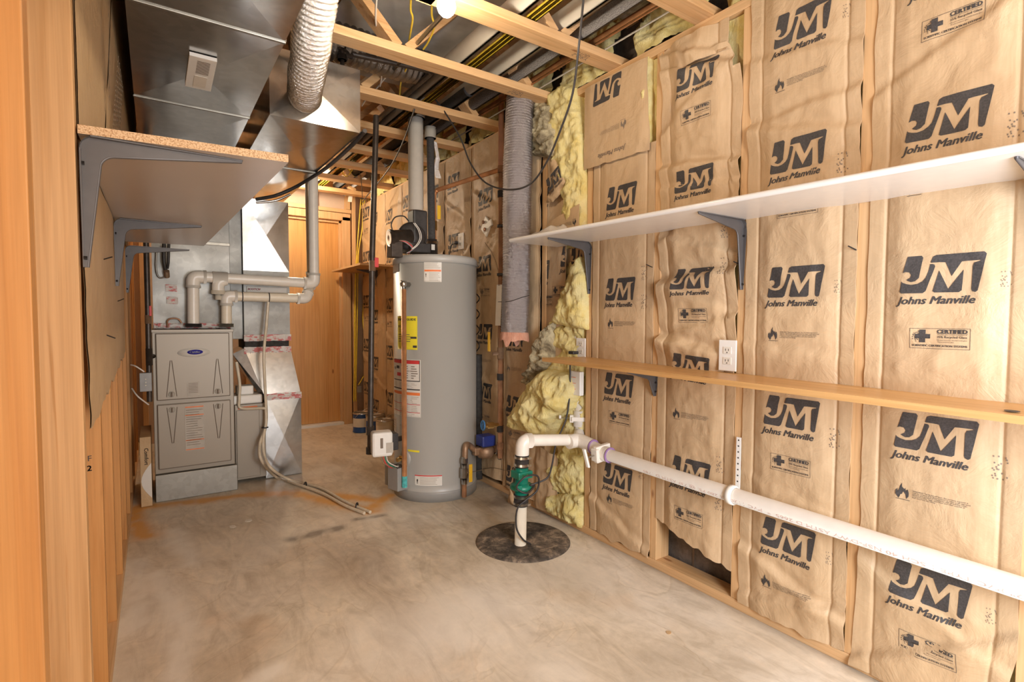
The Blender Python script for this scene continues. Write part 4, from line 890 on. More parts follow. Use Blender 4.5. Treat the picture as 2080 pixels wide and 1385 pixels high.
# connector bag on wall
cb = W(988,460,'X',1.80); m = MB().obox(cb, (.006,0,0), (0,.035,.03), (0,-.03,.04), .004).obox(cb+Vector((-.002,-.02,.0)), (.006,0,0), (0,.05,-.02), (0,.01,.02), .004)
CB = ob('plastic_connector', m, 'white_plastic', label='white plastic wire connector bracket left of the copper riser', cat='connector')
ob('connector_screw', MB().cyl(cb+Vector((-.01,.02,.03)), cb+Vector((-.016,.02,.03)), .012, 10).cyl(cb+Vector((-.01,0,-.02)), cb+Vector((-.016,0,-.02)), .012, 10), 'copper_brown', CB)
cable('thin dark wire curving down from the white connector bracket', [W(985,492,'X',1.795), W(1000,515,'X',1.79), W(1010,540,'X',1.78), W(1013,560,'X',1.77)], .0018, 'twine')
# small relay/sensor on floor right of tank
cable('thin rusty wire along the wall foot behind the pump', [W(950,960,'Y',2.7), W(975,955,'X',1.78), W(1000,950,'X',1.79), W(1040,955,'X',1.79), W(1047,930,'X',1.79), W(1058,905,'X',1.78)], .0022, 'twine')
# hanging grey flexible duct
def corr(pts, r, pitch, amp, n=28):
    L = sum((Vector(b)-Vector(a)).length for a, b in zip(pts, pts[1:])); m = max(8, int(L/pitch*4)); P = [Vector(p) for p in pts]; out = []; cum = [0]
    for a, b in zip(P, P[1:]): cum.append(cum[-1]+(b-a).length)
    for i in range(m+1):
        s = L*i/m; k = 0
        while k < len(P)-2 and cum[k+1] < s: k += 1
        t = (s-cum[k])/max(1e-9, cum[k+1]-cum[k]); out.append(P[k].lerp(P[k+1], t))
    return out, (lambda t, i: r*(1+.05*noise.noise(Vector((t*9, i*.01, r*99))))+amp*sin(i*pi/2))
m = MB(); P, rf = corr(smooth_path([(1.70,2.40,2.34),(1.69,2.40,2.2),(1.68,2.40,1.8),(1.685,2.41,1.4),(1.68,2.42,1.03)], 4), .079, .014, .0016)
m.tube(P, .08, 30, rf=rf)
FD = ob('flexible_duct', m, 'silver_wrap', label='hanging grey foil wrapped flexible duct with a torn pink bottom', cat='duct')
m = MB(); vs = []; n = 36
for i in range(n): a = 2*pi*i/n; r = .080; d = .03+.03*abs(noise.noise(Vector((cos(a)*2, sin(a)*2, 3))))+(.035 if i in (4,5,20,21) else 0); vs += [Vector((1.68+cos(a)*r*.93, 2.42+sin(a)*r*.93, 1.05)), Vector((1.68+cos(a)*r*1.02, 2.42+sin(a)*r*1.02, 1.03)), Vector((1.68+cos(a)*r*(1.05+.2*noise.noise(Vector((a*2,1,1)))), 2.42+sin(a)*r*1.05, 1.03-d))]
m.add(vs, [(3*i, 3*i+1, 3*((i+1)%n)+1, 3*((i+1)%n)) for i in range(n)]+[(3*i+1, 3*i+2, 3*((i+1)%n)+2, 3*((i+1)%n)+1) for i in range(n)], True)
ob('torn_lining', m, 'fiber_pink', FD, label='torn pink glass wool lining')
cable('thin black wire tied across the hanging grey duct', [W(1012,613,'X',1.66), W(1035,612,'X',1.59), W(1060,604,'X',1.585), W(1075,600,'X',1.60)], .002, 'black_rubber')
# ------------------------------------------------------------------ black gas pipe left of tank
gx = 1.062; gy = 3.0; zt = 2.30; z0 = W(751,920,'Y',gy).z
GP = thing('gas_pipe', 'black iron gas pipe dropping left of the tank with a red valve', 'pipe', (gx-.02, gy, z0))
ob('straight_pipe', MB().tube([(gx+.03,gy,zt), (gx+.0,gy,1.5), (gx-.022,gy,z0+.02)], .0165, 14), 'black_pipe', GP)
ob('end_cap', MB().cyl((gx-.022,gy,z0-.005), (gx-.022,gy,z0+.035), .024, 14).cyl((gx-.02,gy,z0+.11), (gx-.019,gy,z0+.16), .023, 14), 'black_pipe', GP)
zr = W(757,540,'Y',gy).z; v = ob('gas_valve', MB().cyl((gx,gy,zr-.03), (gx,gy,zr+.03), .019, 12), 'bronze', GP); ob('red_handle', MB().obox((gx+.02,gy-.015,zr+.02), (.012,0,0), (0,.004,0), (0,0,.028), .002), 'red', v, label='red lever handle')
ob('control_stub', MB().cyl((gx-.02,gy,g.z), (g.x,2.95,g.z), .014, 12), 'black_pipe', GP)
# paint cans
def can(label, x, y, r, h, mat, lid=True):
    o = thing('paint_can', label, 'paint can', (x, y, 0), 'paint cans on the floor in the far corner')
    ob('body', MB().lathe((x,y,0), [(0,.001),(r,.001),(r+.003,.006),(r,.012),(r,h-.012),(r+.003,h-.006),(r,h)], 28), mat[0], o)
    b = MB(); 
    for i in range(14):
        a0 = ANG0-1.1+2.0*i/14; a1 = ANG0-1.1+2.0*(i+1)/14
        b.add([(x+cos(a0)*(r+.0015), y+sin(a0)*(r+.0015), h*.3), (x+cos(a1)*(r+.0015), y+sin(a1)*(r+.0015), h*.3), (x+cos(a1)*(r+.0015), y+sin(a1)*(r+.0015), h*.75), (x+cos(a0)*(r+.0015), y+sin(a0)*(r+.0015), h*.75)], [(0,1,2,3)], True)
    ob('label_band', b, mat[1], o)
    ob('lid', MB().lathe((x,y,h-.004), [(0,.0),(r*.82,.0),(r*.86,.006),(r,.006),(r+.003,.002),(r+.003,-.006)], 28), 'steel', o)
    ob('wire_handle', MB().tube([(x+cos(a*pi/12+.5)*(r+.006), y+sin(a*pi/12+.5)*(r+.006)-.0, h*.8-.09*sin(a*pi/12)) for a in range(-12,1)], .0018, 6), 'steel', o)
can('blue paint can with a steel lid against the far wall', 1.66, 5.02, .085, .19, ('paint_blue','offwhite'))
can('cream and blue paint can in front of the other blue can', 1.72, 4.82, .085, .19, ('paint_label','paint_blue'))
can('plain cream paint can nearest the water heater', 1.735, 4.60, .08, .18, ('paint_label','offwhite'))
# cables at far wall and outlet box
for k, (a, lab) in enumerate((([(741,405),(738,450),(730,500),(724,545),(722,640),(722,740),(723,815)], 'yellow cable'), ([(733,405),(728,470),(722,560),(720,640),(720,740),(719,815)], 'yellow cable'), ([(737,405),(736,460),(728,520),(726,640),(724,740),(722,812)], 'yellow cable'))):
    cable('yellow electrical cable bunched along the far corner stud', [W(x, y, 'Y', 5.44) for x, y in a], .006, 'yellow_wire', group='bunched yellow cables in the far corner', name='yellow_cable')
cable('single loose yellow cable looping into the far wall box', [W(x, y, 'Y', 5.44) for x, y in ((750,405),(745,450),(748,500),(745,560),(737,640),(743,700),(744,750),(735,770),(728,782))], .006, 'yellow_wire', name='yellow_cable')
c = W(728,790,'Y',5.53); ob('junction_box', MB().box((c.x-.025,5.505,c.z-.035), (c.x+.025,5.534,c.z+.035), .003), 'white_plastic', label='small white electrical box on the far wall', cat='electrical box')
# ------------------------------------------------------------------ furnace
fx0, fx1, fy = -.018, .412, 3.764
FU = thing('furnace', 'tall grey beige gas furnace standing on a sheet metal base', 'furnace', ((fx0+fx1)/2, fy+.35, .165))
FYB = 4.30
ob('cabinet', MB().box((fx0,fy+.012,.165), (fx1,FYB,1.04), .004), 'furnace_paint', FU)
ob('top_flange', MB().box((fx0-.003,fy,1.025), (fx1+.003,fy+.03,1.043), .002), 'furnace_paint', FU)
def fpanel(name, z0, z1, down):
    x0, x1 = fx0+.018, fx1-.022; o = ob(name, MB().box((x0,fy-.006,z0), (x1,fy+.012,z1), .005), 'furnace_paint', FU)
    m = MB(); y = fy-.0065
    for cx_ in (x0+.075, x1-.07):
        zt_, zb_ = (z0+.02, z0+.24) if down == 0 else (z1-.02, z1-.24)
        w0 = .026
        m.tube([(cx_-w0,y,zt_),(cx_-.004,y,zb_),(cx_+.004,y,zb_),(cx_+w0,y,zt_)], .0022, 6)
    m.tube([(x0+.004,y,z0+.004),(x1-.004,y,z0+.004),(x1-.004,y,z1-.004),(x0+.004,y,z1-.004),(x0+.004,y,z0+.004)], .0014, 5)
    ob('embossing', m, 'furnace_groove', o)
    for cx_ in (x0+.075, x1-.07):
        zk = (z0+.035) if down == 0 else (z1-.035); k = ob('latch_knob', MB().cyl((cx_,fy-.006,zk), (cx_,fy-.014,zk), .0165, 20), 'label_grey', o); ob('knob_grip', MB().box((cx_-.004,fy-.026,zk-.013), (cx_+.004,fy-.012,zk+.013), .002), 'ink_soft', k)
    return o
UPN = fpanel('upper_panel', .615, 1.02, 0); LPN = fpanel('lower_panel', .195, .59, 1)
bc = W(394,716,'Y',fy-.008); m = MB(); m.lathe(bc, [(0,.003),(1,.003),(1.0,0)], 40, (0,-1,0)); 
for v in m.v:
    d = v-bc; v.x = bc.x+d.x*.086; v.z = bc.z+d.z*.027
bd = ob('badge', m, 'label_white', UPN)
m = MB(); m.lathe(bc, [(0,.0045),(1,.0045),(1.0,.003)], 40, (0,-1,0))
for v in m.v:
    d = v-bc; v.x = bc.x+.006+d.x*.042; v.z = bc.z+.003+d.z*.015
ob('badge_oval', m, 'logo_blue', bd); t = fit(text2d('Carrier', 1, .25, .02), .058); m = MB(); m.add([(bc.x+.006+a, bc.y-.0052, bc.z+.004+b) for a, b in t[0]], t[1]); ob('badge_lettering', m, 'label_white', bd)
def flat_label(par, px0, py0, px1, py1, y, rows, base='label_grey', name='sticker'):
    a = W(px0, py0, 'Y', y); b = W(px1, py1, 'Y', y); m = MB(); m.box((a.x,y-.001,b.z), (b.x,y+.001,a.z))
    for (mi, u0, v0, u1, v1) in rows: m.mi = mi; m.box((a.x+(b.x-a.x)*u0, y-.0016, b.z+(a.z-b.z)*v0), (a.x+(b.x-a.x)*u1, y-.001, b.z+(a.z-b.z)*v1))
    ob(name, m, [base, 'ink_soft', 'orange', 'label_white'], par)
flat_label(UPN, 380, 777, 405, 803, fy-.0075, [(1,.1,.9-.11*k,.9,.93-.11*k) for k in range(7)], name='rating_sticker')
flat_label(LPN, 375, 825, 416, 911, fy-.0075, [(2,.02,.96,.98,.985),(2,.02,.78,.98,.8),(2,.02,.22,.98,.24),(2,.02,.01,.98,.03)]+[(1,.06,.9-.052*k,random.uniform(.6,.94),.91-.052*k) for k in range(16)], name='warning_sticker')
ob('furnace_stand', MB().box((fx0+.0,fy-.012,0), (fx1+.01,FYB,.163), .003), 'galv_dull', label='galvanized sheet metal base under the furnace', cat='furnace base')
# plenum above furnace
def crossbox(lo, hi, faces, dep=.006):
    """sheet metal duct section whose given faces carry a shallow cross break"""
    mb = MB(); x0,y0,z0 = lo; x1,y1,z1 = hi
    F = {'-z': [(x0,y0,z0),(x1,y0,z0),(x1,y1,z0),(x0,y1,z0)], '-y': [(x0,y0,z0),(x1,y0,z0),(x1,y0,z1),(x0,y0,z1)], '+x': [(x1,y0,z0),(x1,y1,z0),(x1,y1,z1),(x1,y0,z1)], '-x': [(x0,y0,z0),(x0,y1,z0),(x0,y1,z1),(x0,y0,z1)], '+y': [(x0,y1,z0),(x1,y1,z0),(x1,y1,z1),(x0,y1,z1)], '+z': [(x0,y0,z1),(x1,y0,z1),(x1,y1,z1),(x0,y1,z1)]}
    N = {'-z':(0,0,-1),'-y':(0,-1,0),'+x':(1,0,0),'-x':(-1,0,0),'+y':(0,1,0),'+z':(0,0,1)}
    for k, q in F.items():
        if k in faces:
            c = sum((Vector(v) for v in q), Vector())/4+Vector(N[k])*dep; mb.add(q+[c], [(0,1,4),(1,2,4),(2,3,4),(3,0,4)])
        else: mb.add(q, [(0,1,2,3)])
    return mb
PL = thing('supply_plenum', 'galvanized plenum box rising from the furnace behind the PVC pipes', 'duct', (.2,4.05,1.045))
ob('plenum_box', crossbox((fx0+.01,3.90,1.045), (fx1+.002,4.30,1.60), ('-y','+x'), .0015), 'galv_plenum', PL)
ob('upper_section', crossbox((fx0+.01,3.90,1.60), (fx1+.002,4.30,1.995), ('-y','+x'), .0015), 'galv_plenum', PL); ob('seam', MB().box((fx0+.008,3.893,1.585), (fx1+.006,3.91,1.605), .002), 'galv_dull', PL)
m = MB(); n = 60; vs = []
for i in range(n+1):
    x = fx0+.012+(fx1-fx0-.012)*i/n
    for j in range(4): vs.append(Vector((x, 3.898-.008*(j in (1,2))-.003*noise.noise(Vector((x*60, j*3, 1))), 1.045+.012*j+.004*noise.noise(Vector((x*40, j*5, 2))))))
m.add(vs, [(i*4+j, (i+1)*4+j, (i+1)*4+j+1, i*4+j+1) for i in range(n) for j in range(3)], True); ob('foil_tape', m, 'foil_tape', PL)
for (px, py) in ((348,585),(350,610)):
    c = W(px, py, 'Y', 3.89); m = MB(); vs = [Vector((c.x-.03+.06*i/10, 3.892-.004*abs(noise.noise(Vector((i*.9, j*.9, px)))), c.z-.022+.044*j/8)) for j in range(9) for i in range(11)]; m.add(vs, [(j*11+i, j*11+i+1, (j+1)*11+i+1, (j+1)*11+i) for j in range(8) for i in range(10)], True); ob('foil_tape', m, 'foil_tape', PL)
# refrigerant lines into plenum
LS = thing('refrigerant_lines', 'pair of black insulated refrigerant lines entering the plenum above the furnace', 'pipe', tuple(W(337,555,'Y',3.87)))
ob('insulated_line', MB().tube(smooth_path([W(333,495,'Y',3.85), W(333,530,'Y',3.85), W(337,553,'Y',3.87)]), .010, 10), 'black_rubber', LS); ob('insulated_line', MB().tube(smooth_path([W(343,495,'Y',3.85), W(342,530,'Y',3.85), W(340,545,'Y',3.87)]), .008, 10), 'black_rubber', LS)
ob('copper_stub', MB().cyl(W(338,550,'Y',3.85), W(339,562,'Y',3.88), .016, 10), 'bronze', LS)
ob('thin_line', MB().tube(smooth_path([W(318,505,'Y',3.88), W(317,545,'Y',3.88), W(323,563,'Y',3.88), W(335,563,'Y',3.875)]), .005, 8), 'galv_dull', LS)
cable('small copper condensate loop on top of the furnace', [W(341,664,'Y',3.88), W(340,652,'Y',3.875), W(348,647,'Y',3.87), W(362,648,'Y',3.87), W(369,656,'Y',3.87)], .005, 'copper_brown', 'pipe', name='condensate_tube')
# PVC vents
def A(px, py, y=3.77): return W(px, py, 'Y', y)
def bends(par, pts, r, R, mat='pvc'):
    """straight pipe plus a separate fatter elbow at each corner"""
    P = [Vector(p) for p in pts]; segs = []
    for i in range(1, len(P)-1):
        a, b, c = P[i-1], P[i], P[i+1]; p0 = b+(a-b).normalized()*R; p1 = b+(c-b).normalized()*R
        e = ob('elbow', MB().tube([p0+(a-b).normalized()*.006]+arc_path([p0, b, p1], R*.99, 8)+[p1+(c-b).normalized()*.006], r*1.17, 18), 'pvc', par)
        for q, d in ((p0, (a-b).normalized()), (p1, (c-b).normalized())): ob('elbow_collar', MB().cyl(q-d*.004, q+d*.012, r*1.27, 18), 'pvc', e)
    ob('pipe_run', MB().tube(arc_path(P, R, 4), r, 18), mat, par)
pu = 3.83
xr = A(638,560,pu).x
IV = thing('intake_pipe', 'upper white PVC furnace vent pipe turning up at the right', 'pipe', tuple(A(393,655,pu)))
za = A(500,567,pu).z
bends(IV, [A(393,662,pu), Vector((A(393,600,pu).x, pu, za+.004)), Vector((xr, pu, za-.01)), Vector((xr, pu, 2.45))], .0335, .06)
tt = Vector((A(446,560,pu).x, pu, za)); ob('drain_tee', MB().cyl(tt+Vector((-.04,0,0)), tt+Vector((.045,0,0)), .0405, 18).tube(arc_path([tt+Vector((.03,0,-.01)), tt+Vector((-.01,0,-.03)), tt+Vector((-.01,0,-.085))], .03), .036, 18), 'pvc', IV)
ob('tee_cap', MB().cyl(tt+Vector((-.01,0,-.105)), tt+Vector((-.01,0,-.08)), .041, 18).cyl(tt+Vector((-.01,0,-.14)), tt+Vector((-.01,0,-.1)), .02, 14), 'pvc_warm', IV)
ob('pipe_boot', MB().cyl(A(393,664,pu), A(393,657,pu), .045, 20), 'black_rubber', IV)
EV = thing('exhaust_pipe', 'lower cream PVC furnace vent pipe running right below the other', 'pipe', tuple(A(460,655,pu-.03)))
zb_ = A(530,603,pu).z; xe = A(628,602,pu).x
bends(EV, [A(460,662,pu), Vector((A(460,600,pu).x, pu, zb_)), Vector((xe-.02, pu, zb_-.004)), Vector((xe+.04, pu+.09, zb_+.13)), Vector((xe+.03, pu+.09, 2.45))], .031, .05, 'pvc_warm')
ob('pipe_boot', MB().cyl(A(460,664,pu), A(460,657,pu), .042, 20), 'galv_dull', EV)
for px in (492, 546): c = Vector((A(px,603,pu).x, pu, zb_-.002)); ob('cable_tie', MB().cyl(c-Vector((.003,0,0)), c+Vector((.003,0,0)), .0325, 18), 'black_rubber', EV)
# filter cabinet, condensate pump
cx0, cx1, cy0 = .424, .575, 3.86
FC = thing('filter_cabinet', 'narrow grey filter cabinet right of the furnace', 'filter cabinet', ((cx0+cx1)/2, cy0+.3, .02))
ob('cabinet', MB().box((cx0,cy0,.03), (cx1+.035,4.3,.535), .003), 'furnace_paint', FC); ob('door', MB().box((cx0+.008,cy0-.008,.045), (cx1-.004,cy0,.50), .003), 'furnace_paint', FC)
ob('filter_edge', MB().box((cx0+.02,cy0-.004,.505), (cx1-.015,cy0-.0,.522), .001), 'orange', FC)
cpz = .536
CP = thing('condensate_pump', 'white condensate pump sitting on the filter cabinet', 'pump', ((cx0+cx1)/2, 3.95, cpz))
ob('tray', MB().box((cx0-.01,3.87,cpz), (cx1+.02,4.05,cpz+.06), .01), 'white_plastic', CP); ob('pump_cover', MB().box((cx0+.02,3.9,cpz+.06), (cx1-.03,4.0,cpz+.12), .008), 'white_plastic', CP)
# return drop
RD = thing('return_air_duct', 'galvanized return air duct dropping to the floor right of the furnace', 'duct', (.72,4.05,0))
rx0, rx1, ry = .612, .848, 3.89
ob('lower_box', crossbox((rx0,ry,.005), (rx1,4.3,.575), ('-y','+x')), 'galv', RD)
U0 = W(500,716,'Y',3.98); U1 = W(592,704,'Y',3.98); zt2 = .905
vx = [Vector((rx0,ry,.575)), Vector((rx1,ry,.575)), Vector((rx1,4.3,.575)), Vector((rx0,4.3,.575)), Vector((.50,3.96,zt2)), Vector((.795,3.96,zt2)), Vector((.795,4.3,zt2)), Vector((.50,4.3,zt2))]
ob('transition', MB().add(vx, [(0,1,5,4),(1,2,6,5),(2,3,7,6),(3,0,4,7)]), 'galv', RD)
ob('side_transition', MB().add([(.43,3.98,.87),(.50,3.97,.905),(rx0+.01,3.90,.58),(.60,3.95,.56),(.43,4.3,.87),(.50,4.3,.905),(.62,4.3,.56)], [(0,3,2,1),(0,4,6,3),(4,5,6),(0,1,5,4)]), 'galv', RD)
m = MB().tube([(rx0-.002,ry-.002,.575),(rx1+.002,ry-.002,.575),(rx1+.002,4.3,.575)], .004, 6)
def tapeband(x0, x1, y, z0, z1):
    m = MB(); n = 40; vs = []
    for i in range(n+1):
        x = x0+(x1-x0)*i/n
        for j in range(4): vs.append(Vector((x, y-.003-.0035*abs(noise.noise(Vector((x*70, j*3, z0)))), z0+(z1-z0)*j/3+.004*noise.noise(Vector((x*30, z0, j))))))
    m.add(vs, [(i*4+j, (i+1)*4+j, (i+1)*4+j+1, i*4+j+1) for i in range(n) for j in range(3)], True); return m
ob('foil_tape', tapeband(rx0-.004, rx1+.004, ry, .548, .592), 'foil_tape', RD); ob('foil_tape', tapeband(.498, .80, 3.957, .868, .915), 'foil_tape', RD)
ob('canvas_connector', MB().box((.505,3.972,zt2), (.79,4.3,.965), .004), 'duct_black', RD, label='black flexible canvas connector')
ob('foil_tape', tapeband(.498, .80, 3.952, .955, 1.0), 'foil_tape', RD)
ob('upper_drop', crossbox((.502,3.96,.965), (.795,4.3,1.44), ('-y','+x')), 'galv_plenum', RD); ob('drop_section', crossbox((.502,3.96,1.44), (.795,4.3,1.93), ('-y','+x'), .012), 'galv', RD)
ob('side_column', MB().box((fx1+.012,4.0,.97), (.50,4.25,1.99), .003), 'galv_plenum', RD)
ob('filter_rack', MB().box((.52,3.95,1.29), (.775,3.962,1.33), .003), 'label_white', RD); ob('rack_print', MB().add([(.565+a, 3.9485, 1.312+b) for a, b in fit(text2d('SCOTCH', 1, .2, .03), .08)[0]], text2d('SCOTCH', 1, .2, .03)[1]), 'red', RD)
# drain hoses
def F(px, py, z=.012): return W(px, py, 'Z', z)
h1 = [A(545,610,3.83), A(541,660,3.83), A(536,720,3.8), A(538,780,3.8), A(541,850,3.8), A(535,890,3.76), W(537,925,'Y',3.72), W(552,952,'Y',3.62), F(590,975), F(650,990), F(700,1018), F(752,1040)]
h2 = [A(480,735,3.84), A(487,780,3.84), A(486,810,3.84), A(490,829,3.84), A(535,829,3.8), A(540,835,3.8), A(539,870,3.79), A(528,900,3.75), W(531,935,'Y',3.68), F(560,968), F(600,982), F(655,1002), F(700,1026), F(740,1042)]
h1 = [p+Vector((0,-.0,0)) for p in h1]
cable('clear drain hose strapped to the PVC pipe and falling to the floor', h1, .0095, 'hose_clear', 'hose', 'condensate drain hoses', name='drain_hose')
cable('cream drain hose from the condensate pump across the floor', h2, .0095, 'hose_clear', 'hose', 'condensate drain hoses', name='drain_hose')
for px, py, lab in ((538,868,'beside the filter cabinet'), (620,985,'where they reach the open floor'), (725,1028,'near the open hose ends')):
    c = F(px, py, .013) if py > 900 else A(px, py, 3.79); d = Vector((.8,-.6,0)) if py > 900 else Vector((0,0,1))
    ob('cable_tie', MB().lathe(c-d*.003, [(.013,0),(.022,0),(.022,.006),(.013,.006)], 16, d), 'black_rubber', label='black cable tie round the two drain hoses '+lab, cat='cable tie')
# gas line and switch left of the furnace
gl = W(297,500,'Y',3.72); G3 = thing('gas_pipe', 'black gas pipe with a red valve left of the furnace', 'pipe', (-.07,3.72,.45))
ob('straight_pipe', MB().tube([(gl.x,3.72,2.3),(gl.x,3.72,1.08),(gl.x-.003,3.72,.62)], .0145, 12), 'black_pipe', G3)
zg = W(297,640,'Y',3.72).z; q = ob('gas_valve', MB().cyl((gl.x,3.72,zg-.05), (gl.x,3.72,zg), .017, 12), 'bronze', G3); ob('red_handle', MB().obox((gl.x+.012,3.705,zg+.025), (.006,0,0), (0,.004,0), (0,0,.03), .002), 'red', q, label='red lever handle')
zg2 = W(296,725,'Y',3.72).z; ob('tee_fitting', MB().cyl((gl.x,3.72,zg2-.05), (gl.x,3.72,zg2+.05), .017, 12).cyl((gl.x,3.72,zg2), (fx0+.005,3.78,zg2), .014, 12), 'black_pipe', G3)
sw = W(296,776,'Y',3.70); plain('box_grey', (.26,.25,.24), .45, .3)
S2 = ob('switch_box', MB().box((sw.x-.03,3.69,sw.z-.055), (sw.x+.03,3.73,sw.z+.055), .003), 'box_grey', label='grey metal switch box left of the furnace', cat='switch')
for k in (-.018,.0,.018): ob('toggle', MB().cyl((sw.x,3.69,sw.z+k), (sw.x,3.684,sw.z+k), .005, 8), 'label_white', S2)
cable('white cable entering the grey switch box', [W(266,741,'X',-.12), W(276,744,'Y',3.70), W(293,755,'Y',3.70)], .004, 'white_wire')
cable('white cable passing below the grey switch box', [W(268,789,'X',-.12), W(280,805,'Y',3.72), W(302,822,'Y',3.74)], .004, 'white_wire')
# flattened cardboard box
bxl = W(285,950,'Y',3.72).x; bxr = W(308,950,'Y',3.72).x
m = MB().box((bxl,3.70,.003), (bxr,4.1,.415), .002)
CBX = ob('cardboard_box', m, 'cardboard', label='narrow brown cardboard carton standing between the wall and the furnace', cat='box')
t = fit(text2d('Comfort', 1, 0, .01), .10); ob('printing', MB().add([((bxl+bxr)/2+.004+b, 3.6985, .30-a) for a, b in t[0]], t[1]), 'ink', CBX)
m = MB(); m.add([(bxr-.001,3.6988,.05),(bxr-.001,3.6988,.26)]+[(bxr-.001-.05*sin(pi*k/10), 3.6988, .26-.21*k/10) for k in range(1, 10)], [tuple([0]+list(range(10,1,-1))+[1])]); ob('white_arc', m, 'label_white', CBX)
# ------------------------------------------------------------------ ceiling ducts
def trunk(name, label, x0, x1, ys, z0, z1):
    T_ = thing(name, label, 'duct', ((x0+x1)/2, ys[0], z0))
    for a, b in zip(ys, ys[1:]): ob('duct_section', crossbox((x0,a,z0), (x1,b,z1), ('-z','+x','-y'), .007), 'galv', T_)
    for y in ys[1:-1]: ob('joint_cleat', MB().box((x0-.003,y-.006,z0-.005), (x1+.003,y+.006,z0+.002), .002).box((x1-.002,y-.006,z0), (x1+.004,y+.006,z1)), 'galv_dull', T_)
    return T_
TR1 = trunk('supply_trunk_duct', 'wide galvanized supply duct running along the ceiling above the left shelf', -.05, .362, [.55, 1.19, 1.82, 2.59, 3.36, 4.30], 2.0, 2.295)
TR2 = trunk('return_trunk_duct', 'galvanized return duct fed by the foil flexible duct', .43, .828, [2.49, 3.32, 4.30], 2.0, 2.295)
# humidistat on the trunk
hq = [W(x, y, 'Z', 1.981) for x, y in ((385,112),(441,126),(428,186),(376,175))]; hc = sum(hq, Vector())/4
m = MB().prism(hq, (0,0,.012)); HM = ob('humidity_sensor', m, 'white_plastic', label='white louvered sensor box on the underside of the supply duct', cat='sensor')
def HQ(u, v): return hq[0].lerp(hq[1], u).lerp(hq[3].lerp(hq[2], u), v)-Vector((0,0,.0005))
m = MB()
for k in range(11): v = .10+.036*k; m.add([HQ(.3,v), HQ(.78,v), HQ(.78,v+.018), HQ(.3,v+.018)], [(0,1,2,3)])
ob('louvers', m, 'ink_soft', HM); ob('cover_plate', MB().prism([HQ(.28,.55), HQ(.76,.55), HQ(.76,.92), HQ(.28,.92)], (0,0,-.001)), 'offwhite', HM)
# foil flex duct into trunk2 front
fe = W(622,195,'Y',2.49)
def fz(px, py, y): return W(px, py, 'Y', y)
pts = [fz(655,-140,1.78), fz(650,-70,1.86), fz(643,0,1.94), fz(636,55,2.02), fz(630,110,2.12), fz(622,160,2.26), fz(619,190,2.40), Vector((fe.x,2.50,fe.z))]
P, rf = corr(smooth_path(pts, 6), .067, .018, .0048)
ob('foil_flexible_duct', MB().tube(P, .083, 36, rf=rf), 'foil', label='shiny corrugated foil duct curving down to the return duct', cat='duct')
# black line curving under trunk 2
cable('thick black insulated line curving below the return duct edge', [Vector((.84,2.46,2.005)), Vector((.842,2.7,1.992)), Vector((.842,3.1,1.99)), Vector((.82,3.36,1.985)), W(600,380,'Y',3.5), W(560,397,'Y',3.55), W(520,405,'Y',3.6)], .0105, 'black_rubber', 'pipe', name='insulated_line')
cable('thin pale metal tube under the return duct beside the black line', [W(590,395,'Y',3.60), W(560,407,'Y',3.6), W(520,412,'Y',3.62)], .007, 'steel', 'pipe', name='metal_tube')
# ------------------------------------------------------------------ pipes between the trusses
def run(name, label, x, z, r, y0, y1, mat, cat='pipe', x2=None, group=None, n=18):
    return ob(name, MB().cyl((x, y0, z), (x if x2 is None else x2, y1, z), r, n), mat, label=label, cat=cat, group=group)
def CXp(px, py, z): return W(px, py, 'Z', z)
a = CXp(1010,80,2.41); b = CXp(960,140,2.41)
run('ceiling_drain_pipe', 'white PVC pipe in the ceiling nearest the light bulb', CXp(935,112,2.42).x, 2.42, .043, -.5, 5.2, 'pvc', n=24)
run('ceiling_drain_pipe', 'middle white PVC pipe in the ceiling right of the yellow cables', CXp(1046,113,2.42).x, 2.42, .043, -.5, 5.2, 'pvc', n=24)
run('foam_covered_ceiling_pipe', 'grey speckled foam covered pipe between the ceiling trusses', CXp(1105,116,2.41).x, 2.41, .034, -.5, 5.2, 'grey_insul')
run('ceiling_copper_pipe', 'bare copper pipe in the ceiling near the right wall', CXp(1120,138,2.39).x, 2.39, .012, -.5, 3.3, 'copper')
run('ceiling_copper_pipe', 'thin copper pipe in the ceiling above the yellow insulation', CXp(1220,85,2.36).x, 2.36, .005, -.5, 3.3, 'copper')
run('white_cable', 'thin white cable in the ceiling above the yellow insulation', CXp(1240,95,2.35).x, 2.352, .004, -.5, 3.3, 'white_wire', 'cable')
xb = CXp(963,131,2.36).x
for k in range(5):
    run('yellow_cable', 'yellow electrical cable in the bundle between the white ceiling pipes', xb-.022+.0108*k, 2.362+.002*(k % 2), .0058, -.5, 5.2, 'yellow_wire', 'cable', group='bundled yellow ceiling cables', n=8)
# dark flexible duct across ceiling
P, rf = corr(smooth_path([(.55,2.62,2.44),(.8,2.62,2.46),(1.05,2.66,2.47),(1.28,2.70,2.5)], 5), .085, .034, .006)
ob('dark_flexible_duct', MB().tube(P, .085, 30, rf=rf), 'dark_wrap', label='dark corrugated flexible duct above the black ceiling pipe', cat='duct')
P, rf = corr(smooth_path([(1.5,1.05,2.56),(1.65,1.45,2.55),(1.8,1.7,2.56)], 5), .09, .045, .006)
ob('dark_flexible_duct', MB().tube(P, .09, 30, rf=rf), 'dark_wrap', label='dark wrapped duct near the right wall between the ceiling trusses', cat='duct')
